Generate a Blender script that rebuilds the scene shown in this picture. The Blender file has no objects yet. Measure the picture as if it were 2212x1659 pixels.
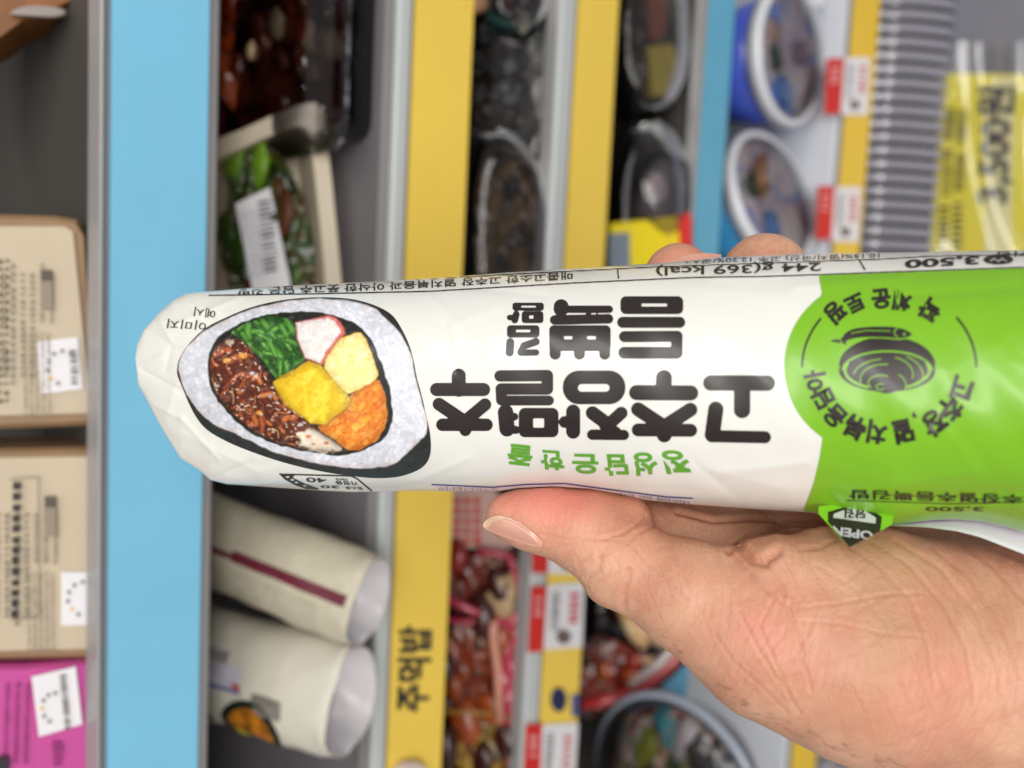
import bpy, math, random
import numpy as np
from mathutils import Vector, Matrix
random.seed(7); RNG = np.random.RandomState(11)
S = bpy.context.scene
C = S.collection

# ------------------------------------------------------------------ camera
F = 1660.0                                   # focal length in units of a 2212 x 1659 picture
CAM = np.array([0.0, -0.30, 1.25])
_l = np.array([-991, 20171, 1660.0]); _l /= np.linalg.norm(_l)
_n = np.array([1450, (991*1450-1660.0**2)/20171, 1660.0]); _n /= np.linalg.norm(_n)
RM = np.array([-_l, np.cross(_n, _l), -_n])  # world = RM @ (right, down, forward)
cd = bpy.data.cameras.new('camera'); cam = bpy.data.objects.new('camera', cd); C.objects.link(cam)
cam.matrix_world = Matrix([[RM[i][0], -RM[i][1], -RM[i][2], CAM[i]] for i in range(3)] + [[0, 0, 0, 1]])
cd.sensor_width = 36; cd.lens = 36*F/2212; cd.clip_start = 0.005; cd.clip_end = 50
cd.dof.use_dof = True; cd.dof.focus_distance = 0.177; cd.dof.aperture_fstop = 8.3
S.camera = cam
S.view_settings.view_transform = 'Standard'; S.view_settings.look = 'None'
S.view_settings.exposure = 0.0; S.view_settings.gamma = 1.0
# ------------------------------------------------------------------ light of the shop
w = bpy.data.worlds.new('World'); S.world = w; w.use_nodes = True
w.node_tree.nodes['Background'].inputs[0].default_value = (1.0, 0.985, 0.97, 1)
w.node_tree.nodes['Background'].inputs[1].default_value = 0.37
def lamp(name, loc, target, sx, sy, power, col=(1, 0.97, 0.93)):
    ld = bpy.data.lights.new(name, 'AREA'); ld.shape = 'RECTANGLE'; ld.size = sx; ld.size_y = sy
    ld.energy = power; ld.color = col
    o = bpy.data.objects.new(name, ld); C.objects.link(o); o.location = loc
    o.rotation_euler = (Vector(target)-Vector(loc)).to_track_quat('-Z', 'Y').to_euler(); return o
lamp('ceiling_lamp', (0.5, -0.9, 2.75), (0.0, -0.2, 1.0), 2.4, 0.25, 19)
lamp('ceiling_lamp_far', (0.2, -2.4, 2.75), (0, 0, 0.9), 2.4, 0.8, 49)
lamp('case_lamp', (0.0, -0.12, 1.95), (0, -0.1, 1.0), 1.4, 0.04, 1.0, (1, 0.98, 0.95))

# ------------------------------------------------------------------ helpers
def W(px, py, z):
    """a point given by its direction in the photograph and its distance from the lens plane"""
    px = np.asarray(px, float); py = np.asarray(py, float); z = np.asarray(z, float)
    v = np.stack(np.broadcast_arrays((px-1106)/F*z, (py-829.5)/F*z, z), -1)
    return v @ RM.T + CAM
def ray(px, py): return RM @ np.array([px-1106, py-829.5, F])
def hity(px, py, y):
    d = ray(px, py); return CAM + d*((y-CAM[1])/d[1])
def hitz(px, py, z):
    d = ray(px, py); return CAM + d*((z-CAM[2])/d[2])
def lin(c):
    return tuple((x/12.92 if x <= 0.04045 else ((x+0.055)/1.055)**2.4) for x in [v/255 for v in c])
MATS = {}
def mat(name, col, rough=0.5, noise=0.0, scale=40, bump=0.0, bscale=200, metal=0.0, spec=0.5, col2=None, sss=0.0, coat=0.0, emit=None):
    if name in MATS: return MATS[name]
    m = bpy.data.materials.new(name); m.use_nodes = True; nt = m.node_tree; N = nt.nodes; L = nt.links
    p = N['Principled BSDF']; c = lin(col)
    p.inputs['Base Color'].default_value = (*c, 1); p.inputs['Roughness'].default_value = rough
    p.inputs['Metallic'].default_value = metal; p.inputs['Specular IOR Level'].default_value = spec
    p.inputs['Coat Weight'].default_value = coat; p.inputs['Coat Roughness'].default_value = 0.12
    if sss: p.inputs['Subsurface Weight'].default_value = sss; p.inputs['Subsurface Scale'].default_value = 0.004
    tc = N.new('ShaderNodeTexCoord')
    if noise or col2:
        n = N.new('ShaderNodeTexNoise'); n.inputs['Scale'].default_value = scale; n.inputs['Detail'].default_value = 5
        L.new(tc.outputs['Object'], n.inputs['Vector'])
        r = N.new('ShaderNodeValToRGB'); L.new(n.outputs['Fac'], r.inputs['Fac'])
        r.color_ramp.elements[0].position = 0.35; r.color_ramp.elements[1].position = 0.65
        c2 = lin(col2) if col2 else tuple(max(0, x*(1-noise)) for x in c)
        r.color_ramp.elements[0].color = (*c2, 1); r.color_ramp.elements[1].color = (*c, 1)
        L.new(r.outputs['Color'], p.inputs['Base Color'])
    if bump:
        n = N.new('ShaderNodeTexNoise'); n.inputs['Scale'].default_value = bscale; n.inputs['Detail'].default_value = 4
        L.new(tc.outputs['Object'], n.inputs['Vector'])
        b = N.new('ShaderNodeBump'); b.inputs['Strength'].default_value = bump; b.inputs['Distance'].default_value = 0.001
        L.new(n.outputs['Fac'], b.inputs['Height']); L.new(b.outputs['Normal'], p.inputs['Normal'])
    MATS[name] = m; return m
def clear(name, tint=(235, 238, 240), gloss=0.25, rough=0.06, bump=0.3, bscale=60):
    if name in MATS: return MATS[name]
    m = bpy.data.materials.new(name); m.use_nodes = True; nt = m.node_tree; N = nt.nodes; L = nt.links
    N.remove(N['Principled BSDF']); out = N['Material Output']
    t = N.new('ShaderNodeBsdfTransparent'); t.inputs[0].default_value = (*lin(tint), 1)
    g = N.new('ShaderNodeBsdfGlossy'); g.inputs['Roughness'].default_value = rough
    fr = N.new('ShaderNodeFresnel'); fr.inputs[0].default_value = 1.5
    ad = N.new('ShaderNodeMath'); ad.operation = 'ADD'; ad.inputs[1].default_value = gloss*0.3; ad.use_clamp = True
    mx = N.new('ShaderNodeMixShader'); tc = N.new('ShaderNodeTexCoord')
    n = N.new('ShaderNodeTexNoise'); n.inputs['Scale'].default_value = bscale; b = N.new('ShaderNodeBump')
    b.inputs['Strength'].default_value = bump; b.inputs['Distance'].default_value = 0.002
    L.new(tc.outputs['Object'], n.inputs['Vector']); L.new(n.outputs['Fac'], b.inputs['Height'])
    L.new(b.outputs['Normal'], g.inputs['Normal']); L.new(b.outputs['Normal'], fr.inputs['Normal'])
    L.new(fr.outputs[0], ad.inputs[0]); L.new(ad.outputs[0], mx.inputs[0]); L.new(t.outputs[0], mx.inputs[1])
    L.new(g.outputs[0], mx.inputs[2]); L.new(mx.outputs[0], out.inputs['Surface'])
    MATS[name] = m; return m

def origin_of(p):
    v = Vector((0, 0, 0))
    while p is not None:
        v += p.location; p = p.parent
    return np.array(v)
def obj(name, verts, faces, m, parent=None, smooth=False, loc=None, tag=None, kind=None):
    """ONE mesh object from world-space vertices; loc is its origin (top level) or the parent's origin"""
    V = np.asarray(verts, float)
    if parent is None:
        if loc is None: loc = np.array([V[:, 0].mean(), V[:, 1].mean(), V[:, 2].min()])
        base = np.asarray(loc, float)
    else: base = origin_of(parent)
    me = bpy.data.meshes.new(name); me.from_pydata((V-base).tolist(), [], [list(map(int, f)) for f in faces]); me.update()
    if smooth: me.polygons.foreach_set('use_smooth', [True]*len(me.polygons))
    me.materials.append(m)
    o = bpy.data.objects.new(name, me); C.objects.link(o)
    if parent is None: o.location = base
    else: o.parent = parent
    if tag: settag(o, *tag)
    if kind: o['kind'] = kind
    return o
def settag(o, label, cat, group=None):
    o['label'] = label; o['category'] = cat
    if group: o['group'] = group
def empty(name, loc, label, cat, group=None):
    o = bpy.data.objects.new(name, None); C.objects.link(o); o.location = tuple(float(v) for v in loc); o.empty_display_size = 0.01
    settag(o, label, cat, group); return o
def join(parts):
    V = []; Fs = []; n = 0
    for v, f in parts:
        V.append(np.asarray(v, float)); Fs += [[i+n for i in q] for q in f]; n += len(v)
    return np.concatenate(V), Fs
def box(x0, x1, y0, y1, z0, z1, b=0.0):
    """box with chamfered edges"""
    if b <= 0:
        v = [(x, y, z) for z in (z0, z1) for y in (y0, y1) for x in (x0, x1)]
        return v, [(0, 2, 3, 1), (4, 5, 7, 6), (0, 1, 5, 4), (2, 6, 7, 3), (0, 4, 6, 2), (1, 3, 7, 5)]
    def ring(x0, x1, y0, y1, z): return [(x0+b, y0, z), (x1-b, y0, z), (x1, y0+b, z), (x1, y1-b, z), (x1-b, y1, z), (x0+b, y1, z), (x0, y1-b, z), (x0, y0+b, z)]
    r = [ring(x0+b, x1-b, y0+b, y1-b, z0), ring(x0, x1, y0, y1, z0+b), ring(x0, x1, y0, y1, z1-b), ring(x0+b, x1-b, y0+b, y1-b, z1)]
    return loft(r, cap=True)
def loft(rings, cap=True, closed=True):
    v = [p for r in rings for p in r]; n = len(rings[0]); f = []
    for i in range(len(rings)-1):
        for j in range(n if closed else n-1):
            k = (j+1) % n; f.append((i*n+j, i*n+k, (i+1)*n+k, (i+1)*n+j))
    if cap: f.append(tuple(range(n-1, -1, -1))); f.append(tuple((len(rings)-1)*n+j for j in range(n)))
    return v, f
def rrect(w, h, r, n=5):
    """rounded rectangle outline, centred"""
    o = []
    for cx, cy, a0 in ((w/2-r, h/2-r, 0), (-w/2+r, h/2-r, 90), (-w/2+r, -h/2+r, 180), (w/2-r, -h/2+r, 270)):
        for k in range(n+1):
            a = math.radians(a0+90*k/n); o.append((cx+r*math.cos(a), cy+r*math.sin(a)))
    return o
def tube(pts, r, n=8):
    rings = []; P = [Vector(p) for p in pts]
    for i, p in enumerate(P):
        t = (P[min(i+1, len(P)-1)]-P[max(i-1, 0)]).normalized()
        a = t.cross(Vector((0, 0, 1))); a = a.normalized() if a.length > 1e-4 else Vector((1, 0, 0)); b = t.cross(a)
        rr = r[i] if hasattr(r, '__len__') else r
        rings.append([tuple(p+a*(rr*math.cos(2*math.pi*k/n))+b*(rr*math.sin(2*math.pi*k/n))) for k in range(n)])
    return loft(rings)
def lump(c, r, rng, sq=(1, 1, 1), rough=0.25, n=7, m=10):
    """an irregular closed chunk"""
    ph = rng.rand(6)*6.28; V = []; 
    for i in range(1, n):
        for j in range(m):
            t = math.pi*i/n; a = 2*math.pi*j/m
            d = np.array([math.sin(t)*math.cos(a), math.sin(t)*math.sin(a), math.cos(t)])
            k = 1+rough*(math.sin(3*d[0]+ph[0])*math.cos(3*d[1]+ph[1])+0.6*math.sin(5*d[2]+ph[2])*math.sin(5*d[0]+ph[3]))
            V.append(np.array(c)+d*k*r*np.array(sq))
    V.append(np.array(c)+np.array([0, 0, r*sq[2]])); V.append(np.array(c)-np.array([0, 0, r*sq[2]]))
    f = []
    for i in range(n-2):
        for j in range(m): f.append((i*m+j, (i+1)*m+j, (i+1)*m+(j+1) % m, i*m+(j+1) % m))
    t, b = len(V)-2, len(V)-1
    for j in range(m): f.append((t, j, (j+1) % m)); f.append((b, (n-2)*m+(j+1) % m, (n-2)*m+j))
    return V, f
def text2d(s, bold=0.0):
    c = bpy.data.curves.new('t', 'FONT'); c.body = s; c.offset = bold; c.resolution_u = 4
    o = bpy.data.objects.new('t', c); C.objects.link(o)
    dg = bpy.context.evaluated_depsgraph_get(); m = bpy.data.meshes.new_from_object(o.evaluated_get(dg))
    v = np.array([x.co[:2] for x in m.vertices]).reshape(-1, 2); f = [tuple(p.vertices) for p in m.polygons]
    bpy.data.objects.remove(o); bpy.data.curves.remove(c); bpy.data.meshes.remove(m); return v, f

# ------------------------------------------------------------------ 2-D shapes as distance fields, cut into meshes
def seg(X, Y, x1, y1, x2, y2, hw):
    dx, dy = x2-x1, y2-y1; t = np.clip(((X-x1)*dx+(Y-y1)*dy)/(dx*dx+dy*dy+1e-9), 0, 1)
    return np.hypot(X-x1-t*dx, Y-y1-t*dy)-hw
def rbox(X, Y, x0, y0, x1, y1, r=0, sk=0):
    X = X - sk*(Y-(y0+y1)/2); cx, cy = (x0+x1)/2, (y0+y1)/2
    qx = abs(X-cx)-(x1-x0)/2+r; qy = abs(Y-cy)-(y1-y0)/2+r
    return np.hypot(np.maximum(qx, 0), np.maximum(qy, 0))+np.minimum(np.maximum(qx, qy), 0)-r
def poly(X, Y, P):
    P = np.asarray(P, float); d = np.full(X.shape, 1e18); ins = np.zeros(X.shape, bool); n = len(P)
    for i in range(n):
        x1, y1 = P[i]; x2, y2 = P[(i+1) % n]; ex, ey = x2-x1, y2-y1
        t = np.clip(((X-x1)*ex+(Y-y1)*ey)/(ex*ex+ey*ey+1e-12), 0, 1)
        d = np.minimum(d, (X-x1-t*ex)**2+(Y-y1-t*ey)**2)
        c = ((y1 <= Y) & (y2 > Y)) | ((y2 <= Y) & (y1 > Y))
        xi = x1+(Y-y1)*ex/(ey if abs(ey) > 1e-12 else 1e-12)
        ins ^= c & (X < xi)
    d = np.sqrt(d); return np.where(ins, -d, d)
def chaikin(P, k=2, closed=True):
    P = np.asarray(P, float)
    for _ in range(k):
        Q = np.roll(P, -1, 0); A = 0.75*P+0.25*Q; B = 0.25*P+0.75*Q
        P = np.stack([A, B], 1).reshape(-1, 2)
    return P
def ell(X, Y, cx, cy, rx, ry): 
    k = np.hypot((X-cx)/rx, (Y-cy)/ry); return (k-1)*min(rx, ry)
def march(D, X, Y):
    """cells of the grid inside D < 0, cut along the zero line"""
    H, Wd = D.shape; idx = -np.ones((H, Wd), int); V = []; Fc = []
    ins = D < 0; cnt = ins[:-1, :-1].astype(int)+ins[1:, :-1]+ins[:-1, 1:]+ins[1:, 1:]
    ec = {}
    def vid(i, j):
        if idx[i, j] < 0: idx[i, j] = len(V); V.append((X[i, j], Y[i, j]))
        return idx[i, j]
    def eid(a, b):
        k = (a, b) if a < b else (b, a)
        if k not in ec:
            d0, d1 = D[k[0]], D[k[1]]; t = min(max(d0/(d0-d1), 0.02), 0.98); ec[k] = len(V)
            V.append((X[k[0]]*(1-t)+X[k[1]]*t, Y[k[0]]*(1-t)+Y[k[1]]*t))
        return ec[k]
    for i, j in zip(*np.nonzero(cnt)):
        q = ((i, j), (i, j+1), (i+1, j+1), (i+1, j))
        if cnt[i, j] == 4: Fc.append([vid(*p) for p in q]); continue
        f = []
        for k in range(4):
            a, b = q[k], q[(k+1) % 4]
            if ins[a]: f.append(vid(*a))
            if ins[a] != ins[b]: f.append(eid(a, b))
        if len(f) > 2: Fc.append(f)
    return np.array(V).reshape(-1, 2), Fc
def grid(x0, x1, y0, y1, s):
    return np.meshgrid(np.arange(x0, x1+s, s), np.arange(y0, y1+s, s))
# ================================================================== THE HELD RICE ROLL
TOP = np.array([(293, 768), (296, 748), (310, 715), (345, 675), (375, 648), (400, 635), (430, 631), (470, 628), (560, 620), (700, 613), (870, 605),
    (1000, 596), (1100, 588), (1240, 580), (1400, 570), (1560, 556), (1750, 547), (1900, 546), (2050, 543), (2212, 540), (2460, 534)], float)
BOT = np.array([(293, 776), (298, 830), (320, 870), (350, 925), (390, 990), (430, 1015), (455, 1037), (490, 1046), (550, 1050), (700, 1060), (760, 1063),
    (900, 1061), (1000, 1062), (1070, 1062), (1116, 1055), (1195, 1051), (1275, 1056), (1334, 1066), (1394, 1080), (1497, 1090), (1632, 1100), (1751, 1107),
    (1850, 1124), (1931, 1134), (2024, 1123), (2065, 1122), (2117, 1126), (2168, 1137), (2212, 1150), (2460, 1195)], float)
def ptop(X): return np.interp(X, TOP[:, 0], TOP[:, 1])
def pbot(X): return np.interp(X, BOT[:, 0], BOT[:, 1])
def pax(X): return 0.2045-(np.asarray(X, float)-295)*(0.0485/1917)
def pbz(X):
    s = np.clip((np.asarray(X, float)-293)/500, 0, 1); return 0.0010+0.0210*np.sin(s*math.pi/2)**0.92
FOLDS = [(300, 860, 470, 800, 12, .00030), (330, 900, 420, 1010, 9, -.00035), (400, 940, 560, 1020, 14, .0004), (395, 650, 560, 700, 16, .00035),
    (330, 720, 390, 760, 10, -.0003), (352, 925, 380, 830, 12, .00035), (480, 1040, 620, 985, 12, -.0003), (640, 640, 830, 665, 18, .00025),
    (880, 640, 930, 760, 16, .0002), (1120, 620, 1400, 600, 22, .0002), (1000, 1030, 1400, 1010, 30, .0003), (1180, 1045, 1500, 1060, 14, -.0003),
    (1500, 620, 1700, 640, 25, .0002), (2050, 800, 2212, 700, 24, .00014), (2080, 1000, 2300, 860, 28, .00016), (520, 640, 380, 700, 8, .00045), (310, 800, 400, 850, 7, -.0004), (318, 868, 392, 905, 6, .0004), (345, 690, 372, 742, 7, .0004), (372, 742, 358, 800, 6, -.0003), (392, 905, 470, 990, 7, .00045),
    (430, 1015, 500, 950, 8, .0004), (455, 1035, 540, 1000, 7, -.0004), (560, 1045, 700, 1030, 9, .0004), (296, 790, 350, 770, 6, .0004), (400, 640, 440, 700, 7, .0004), (930, 640, 1050, 760, 10, .0003), (1000, 620, 1180, 640, 9, -.00025),
    (900, 1040, 1010, 990, 9, .0003), (960, 700, 985, 800, 8, -.00025), (1540, 600, 1680, 590, 9, .0003), (1560, 1020, 1740, 1000, 14, .00035), (1500, 1000, 1600, 1080, 11, -.0003), (1240, 900, 1500, 960, 40, .0002),
    (1720, 620, 1950, 600, 14, .0003), (1950, 640, 2212, 620, 12, -.0003), (2020, 900, 2140, 1060, 20, .00016), (2120, 660, 2230, 800, 18, -.00016), (1880, 1060, 2100, 1020, 18, .0003), (1180, 985, 1240, 1050, 14, .0003),
    (1420, 985, 1700, 1060, 24, .0003), (300, 770, 400, 790, 9, .0002), (420, 640, 500, 760, 10, -.0002), (980, 700, 1080, 660, 12, .00015),
    (1900, 1080, 2260, 1060, 16, -.0006), (1960, 1110, 2280, 1085, 10, .0006)]
def pdisp(X, Y):
    d = 0.00010*np.sin(X*.021+.9*np.sin(Y*.013))*np.sin(Y*.017+1.3)+0.00006*np.sin(X*.047-Y*.031)
    for x1, y1, x2, y2, wd, a in FOLDS:
        d = d+a*1.25*np.exp(-(np.maximum(seg(X, Y, x1, y1, x2, y2, 0), 0)/wd)**1.25)
    return d
def psurf(X, Y):
    """distance of the film's front surface"""
    yt, yb = ptop(X), pbot(X); q = np.clip((Y-(yt+yb)/2)/((yb-yt)/2+1e-6), -1, 1)
    cs = np.sqrt(np.maximum(1-np.abs(q)**2.15, 0)); return pax(X)-pbz(X)*cs-pdisp(X, Y)*np.minimum(cs*1.6, 1)
roll = empty('rice_roll_package', W(1200, 830, 0.18), 'white and lime green film wrapped rice roll held upright in the hand', 'rice roll')
film_white = mat('film_white', (235, 234, 228), 0.26, bump=0.16, bscale=75, spec=0.55, coat=0.5)
ink = mat('ink_dark', (38, 28, 27), 0.36, noise=0.15, scale=900, spec=0.55, coat=0.2)
ink_green = mat('ink_green_text', (96, 166, 40), 0.36, coat=0.2)
film_green = mat('film_green', (126, 188, 30), 0.33, noise=0.04, scale=60, bump=0.08, bscale=260, coat=0.25)
Xs = np.concatenate([np.linspace(293, 560, 90), np.linspace(560, 2440, 380)[1:]]); na = 150
q = -np.cos(np.linspace(0, math.pi, na))
GX, GQ = np.meshgrid(Xs, q, indexing='ij'); GY = (ptop(GX)+pbot(GX))/2+GQ*(pbot(GX)-ptop(GX))/2
Vf = W(GX, GY, psurf(GX, GY)).reshape(-1, 3); nx = len(Xs)
qb = q[1:-1][::4]; BX, BQ = np.meshgrid(Xs, qb, indexing='ij'); BY = (ptop(BX)+pbot(BX))/2+BQ*(pbot(BX)-ptop(BX))/2
Vb = W(BX, BY, pax(BX)+pbz(BX)*np.sqrt(1-BQ**2)).reshape(-1, 3); nb = len(qb); off = len(Vf)
fc = []
for i in range(nx-1):
    for j in range(na-1): fc.append((i*na+j, i*na+j+1, (i+1)*na+j+1, (i+1)*na+j))
    R0 = [i*na]+[off+i*nb+k for k in range(nb)]+[i*na+na-1]; R1 = [(i+1)*na]+[off+(i+1)*nb+k for k in range(nb)]+[(i+1)*na+na-1]
    for k in range(len(R0)-1): fc.append((R0[k], R1[k], R1[k+1], R0[k+1]))
fc.append([off+(nx-1)*nb+k for k in range(nb)][::-1]+[(nx-1)*na+k for k in range(na)])
wrapper = obj('wrapper_film', np.concatenate([Vf, Vb]), fc, film_white, roll, smooth=True)
def lay(name, V2, Fc, m, lift=1.0, parent=None, smooth=True):
    """print lying on the film"""
    X, Y = V2[:, 0], V2[:, 1]; yt, yb = ptop(X), pbot(X); q = np.clip((Y-(yt+yb)/2)/((yb-yt)/2), -1, 1)
    cs = np.maximum(np.sqrt(1-q*q), 0.22)
    return obj(name, W(X, Y, psurf(X, Y)-0.00007*lift/cs), Fc, m, parent or wrapper, smooth=smooth)
def clipfilm(D, X, Y, mg=1.5): return np.maximum(D, np.maximum(ptop(X)+mg-Y, Y-pbot(X)+mg))
def tmap(s, p0, p1, up, bold=0.0):
    """letters from p0 to p1 on the print, cap height given by the vector up"""
    v, f = text2d(s, bold); w0, w1 = v[:, 0].min(), v[:, 0].max(); p0 = np.array(p0, float); p1 = np.array(p1, float)
    u = (v[:, 0]-w0)/(w1-w0); P = p0+u[:, None]*(p1-p0)+(v[:, 1]/0.75)[:, None]*np.array(up, float); return P, f
# green half
def c3(P): P = np.asarray(P, float); return P*0.4299+np.array([1645.8, 493.7])
X, Y = grid(1640, 2450, 520, 1215, 6)
base = poly(X, Y, c3([(285, 232), (303, 337), (305, 1053), (290, 1150), (260, 1280), (200, 1440), (200, 1700), (1900, 1700), (1900, 190), (1317, 195)]))
c = c3([(560, 692)])[0]; D = np.minimum(base, ell(X, Y, c[0], c[1], 448*.4299, 437*.4299)*1.0)
fline = lambda X: np.interp(X, [450, 700, 930, 1240, 1500, 1645, 1768, 1900, 2212, 2450], [638, 634, 629, 611, 599, 597, 593, 588, 577, 570])
D = np.maximum(D, fline(X)+2-Y)
lay('green_print', *march(clipfilm(D, X, Y), X, Y), film_green, 1)
# thin lines along the top side
X, Y = grid(440, 2440, 536, 645, 2.2)
l2 = np.interp(X, [840, 1100, 1400, 1770, 1900, 2010, 2212, 2450], [607, 592.5, 577, 564, 559.5, 553, 549, 545])
D = np.minimum(np.maximum(abs(Y-fline(X))-1.3, 450-X), np.maximum(abs(Y-l2)-1.1, 880-X))
lay('printed_line', *march(clipfilm(D, X, Y, 1), X, Y), ink, 1.6)
# big title
def c2(D): return D
def Tseg(X, Y, L):
    D = np.full(X.shape, 1e9)
    for s in L: D = np.minimum(D, seg(X, Y, *s))
    return D
def TR(X, Y, o, h=(), ro=26, rh=8, sk=0):
    D = rbox(X, Y, *o, ro, sk)
    for q_ in h: D = np.maximum(D, -rbox(X, Y, *q_, rh, sk))
    return D
X, Y = grid(100, 2030, 215, 1035, 4.4)
mn = np.minimum
D = Tseg(X, Y, [(1685, 845, 1666, 985, 41), (1666, 992, 1952, 998, 33), (1828, 850, 1828, 745, 44), (1658, 702, 1966, 703, 42),
    (1254, 755, 1548, 757, 41), (1400, 755, 1402, 675, 43), (1262, 958, 1548, 960, 35), (1404, 958, 1404, 986, 40), (1404, 940, 1262, 846, 38), (1404, 940, 1546, 848, 38),
    (908, 858, 908, 968, 38), (905, 914, 862, 915, 32), (1012, 984, 1184, 986, 28), (1040, 970, 1150, 960, 10), (1100, 930, 1014, 866, 37), (1100, 930, 1170, 866, 34), (1080, 935, 1140, 970, 30),
    (165, 738, 420, 738, 36), (285, 740, 285, 662, 38), (196, 930, 436, 930, 34), (321, 930, 321, 960, 32), (318, 912, 178, 818, 35), (318, 912, 428, 820, 34),
    (510, 664, 768, 662, 31), (768, 662, 768, 735, 31), (516, 735, 768, 735, 31), (516, 735, 518, 795, 30), (518, 798, 776, 798, 27),
    (540, 862, 548, 952, 42), (545, 885, 588, 886, 21), (550, 952, 596, 958, 22),
    (1178, 372, 1488, 372, 30), (1188, 450, 1474, 448, 30), (1472, 450, 1472, 538, 31), (1186, 538, 1472, 538, 32),
    (843, 286, 842, 300, 40), (850, 301, 1105, 301, 20), (808, 359, 1100, 353, 26), (1010, 303, 975, 345, 10), (1025, 312, 1060, 345, 2),
    (810, 500, 810, 545, 30), (942, 500, 942, 545, 30), (1080, 500, 1080, 545, 30),
    (566, 480, 562, 536, 22), (706, 477, 640, 500, 20), (640, 500, 622, 534, 18), (622, 538, 706, 536, 17),
    (598, 328, 590, 360, 18), (562, 346, 590, 346, 15)])
D = mn(D, TR(X, Y, (852, 635, 1192, 818), [(934, 708, 1106, 750)], 88, 20))
D = mn(D, TR(X, Y, (612, 838, 828, 998), [(690, 895, 750, 946)], 34, 6))
D = mn(D, TR(X, Y, (1166, 230, 1507, 327), [(1280, 269, 1420, 286)], 30, 4))
D = mn(D, TR(X, Y, (778, 388, 1112, 528), [(858, 447, 904, 465), (984, 447, 1032, 465)], 26, 4))
D = mn(D, TR(X, Y, (548, 388, 724, 455), [(596, 412, 676, 426)], 18, 3, ))
D = mn(D, TR(X, Y, (578, 265, 748, 308), [(625, 281, 706, 292)], 14, 2, ))
D = mn(D, TR(X, Y, (628, 312, 746, 376), [(668, 334, 692, 352)], 16, 3, ))
V2, Fc = march(D, X, Y); lay('title_lettering', V2*0.3968+np.array([877.8, 548.6]), Fc, ink, 1.5)
# other lettering, read with the package turned round
k2 = lambda x, y: (877.8+.3968*x, 548.6+.3968*y)
for s, x0, y0, x1, y1, u in (('정', 1530, 1084, 1388, 1084, (26, 100)), ('성', 1362, 1094, 1236, 1096, (14, 98)), ('담', 1200, 1104, 1072, 1102, (12, 92)), ('은', 1042, 1102, 900, 1098, (8, 88)), ('한', 852, 1084, 728, 1076, (8, 84)), ('줄', 690, 1058, 556, 1044, (-8, 90))):
    P, f = tmap(s, k2(x0, y0), k2(x1, y1), (u[0]*.3968, u[1]*.3968), 0.034); lay('green_lettering', P, f, ink_green, 2.2)
for s, p0, p1, up in (('예시', (466, 667), (421, 662), (-3, 17)), ('이미지', (446, 693), (363, 688), (-3, 17))):
    P, f = tmap(s, np.array(p0), np.array(p1), up, 0); P[:, 1] += 2; lay('small_lettering', P, f, ink, 4)
for s, p0, p1, up, b in (('매콤고소한 고추장 멸치볶음과 아삭한 풋고추 담은 김밥', (1237, 588), (512, 623), (0, 13.5), .012), ('244 g(369 kcal)', (1774, 567), (1417, 578), (0, 19), .01),
                     ('3,500', (2115, 553), (1955, 562), (0, 18), .03), ('10.15%(멸치/국산) 고추 12.20%(국산)', (1900, 547), (1480, 560), (0, 9), .004), ('소비기한', (2300, 541), (2150, 544), (0, 9), .02)):
    P, f = tmap(s, p0, p1, up, b)
    if s[0] == '매': # this line climbs with the film towards its end
        P[:, 1] += 3.6*np.sin(np.clip((P[:, 0]-512)/725, 0, 1)*math.pi)
    keep = (P[:, 1] > ptop(P[:, 0])+0.6); f = [q_ for q_ in f if all(keep[i] for i in q_)]
    lay('small_lettering', P, f, ink, 2.6)
# won sign
X, Y = grid(2125, 2200, 540, 582, 1.6)
D = ell(X, Y, 2157, 560.5, 32, 10.5)*1.2
for a in ((2174, 566, 2166, 556, 1), (2166, 556, 2157, 566, 1), (2157, 566, 2148, 556, 1), (2148, 556, 2139, 566, 1), (2180, 562, 2134, 560, .8)): D = np.maximum(D, -seg(X, Y, *a))
lay('won_sign', *march(clipfilm(D, X, Y, .6), X, Y), ink, 1.7)
# dotted separators
X, Y = grid(1325, 1345, 575, 608, 1.2); D = np.full(X.shape, 1e9)
for t in np.linspace(0, 1, 9): D = mn(D, seg(X, Y, 1335+t*2-2, 582+t*19, 1337+t*2-2, 582+t*19, .9))
lay('dotted_line', *march(D, X, Y), ink, 1.6)
X, Y = grid(1848, 1872, 555, 590, 1.2); D = np.full(X.shape, 1e9)
for t in np.linspace(0, 1, 9): D = mn(D, seg(X, Y, 1855+t*12, 562+t*20, 1858+t*12, 562+t*20, .9))
lay('dotted_line', *march(D, X, Y), ink, 1.6)
# round seal on the green half
X, Y = grid(190, 1100, 440, 860, 3.6)
def arc(X, Y, cx, cy, rx, ry, a0, a1, hw):
    a = np.linspace(math.radians(a0), math.radians(a1), 14); D = np.full(X.shape, 1e9)
    for i in range(13): D = mn(D, seg(X, Y, cx+rx*math.cos(a[i]), cy+ry*math.sin(a[i]), cx+rx*math.cos(a[i+1]), cy+ry*math.sin(a[i+1]), hw))
    return D
D = mn(arc(X, Y, 640, 700, 438, 400, 181, 218, 5.5), arc(X, Y, 640, 700, 438, 400, 321, 359, 5.5))
lay('seal_ring', *[(a if i else c3(a)) for i, a in enumerate(march(D, X, Y))], ink, 1.8)
X, Y = grid(330, 890, 480, 840, 2.6)
bowl = np.maximum(ell(X, Y, 630, 690, 242, 148), Y-690)                       # upper half: the bowl's body
bowl = mn(bowl, ell(X, Y, 630, 714, 242, 106))
bowl = mn(bowl, poly(X, Y, [(540, 790), (720, 790), (660, 824), (620, 830), (580, 818)]))
cut = arc(X, Y, 630, 716, 226, 100, 184, 356, 5)
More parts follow.
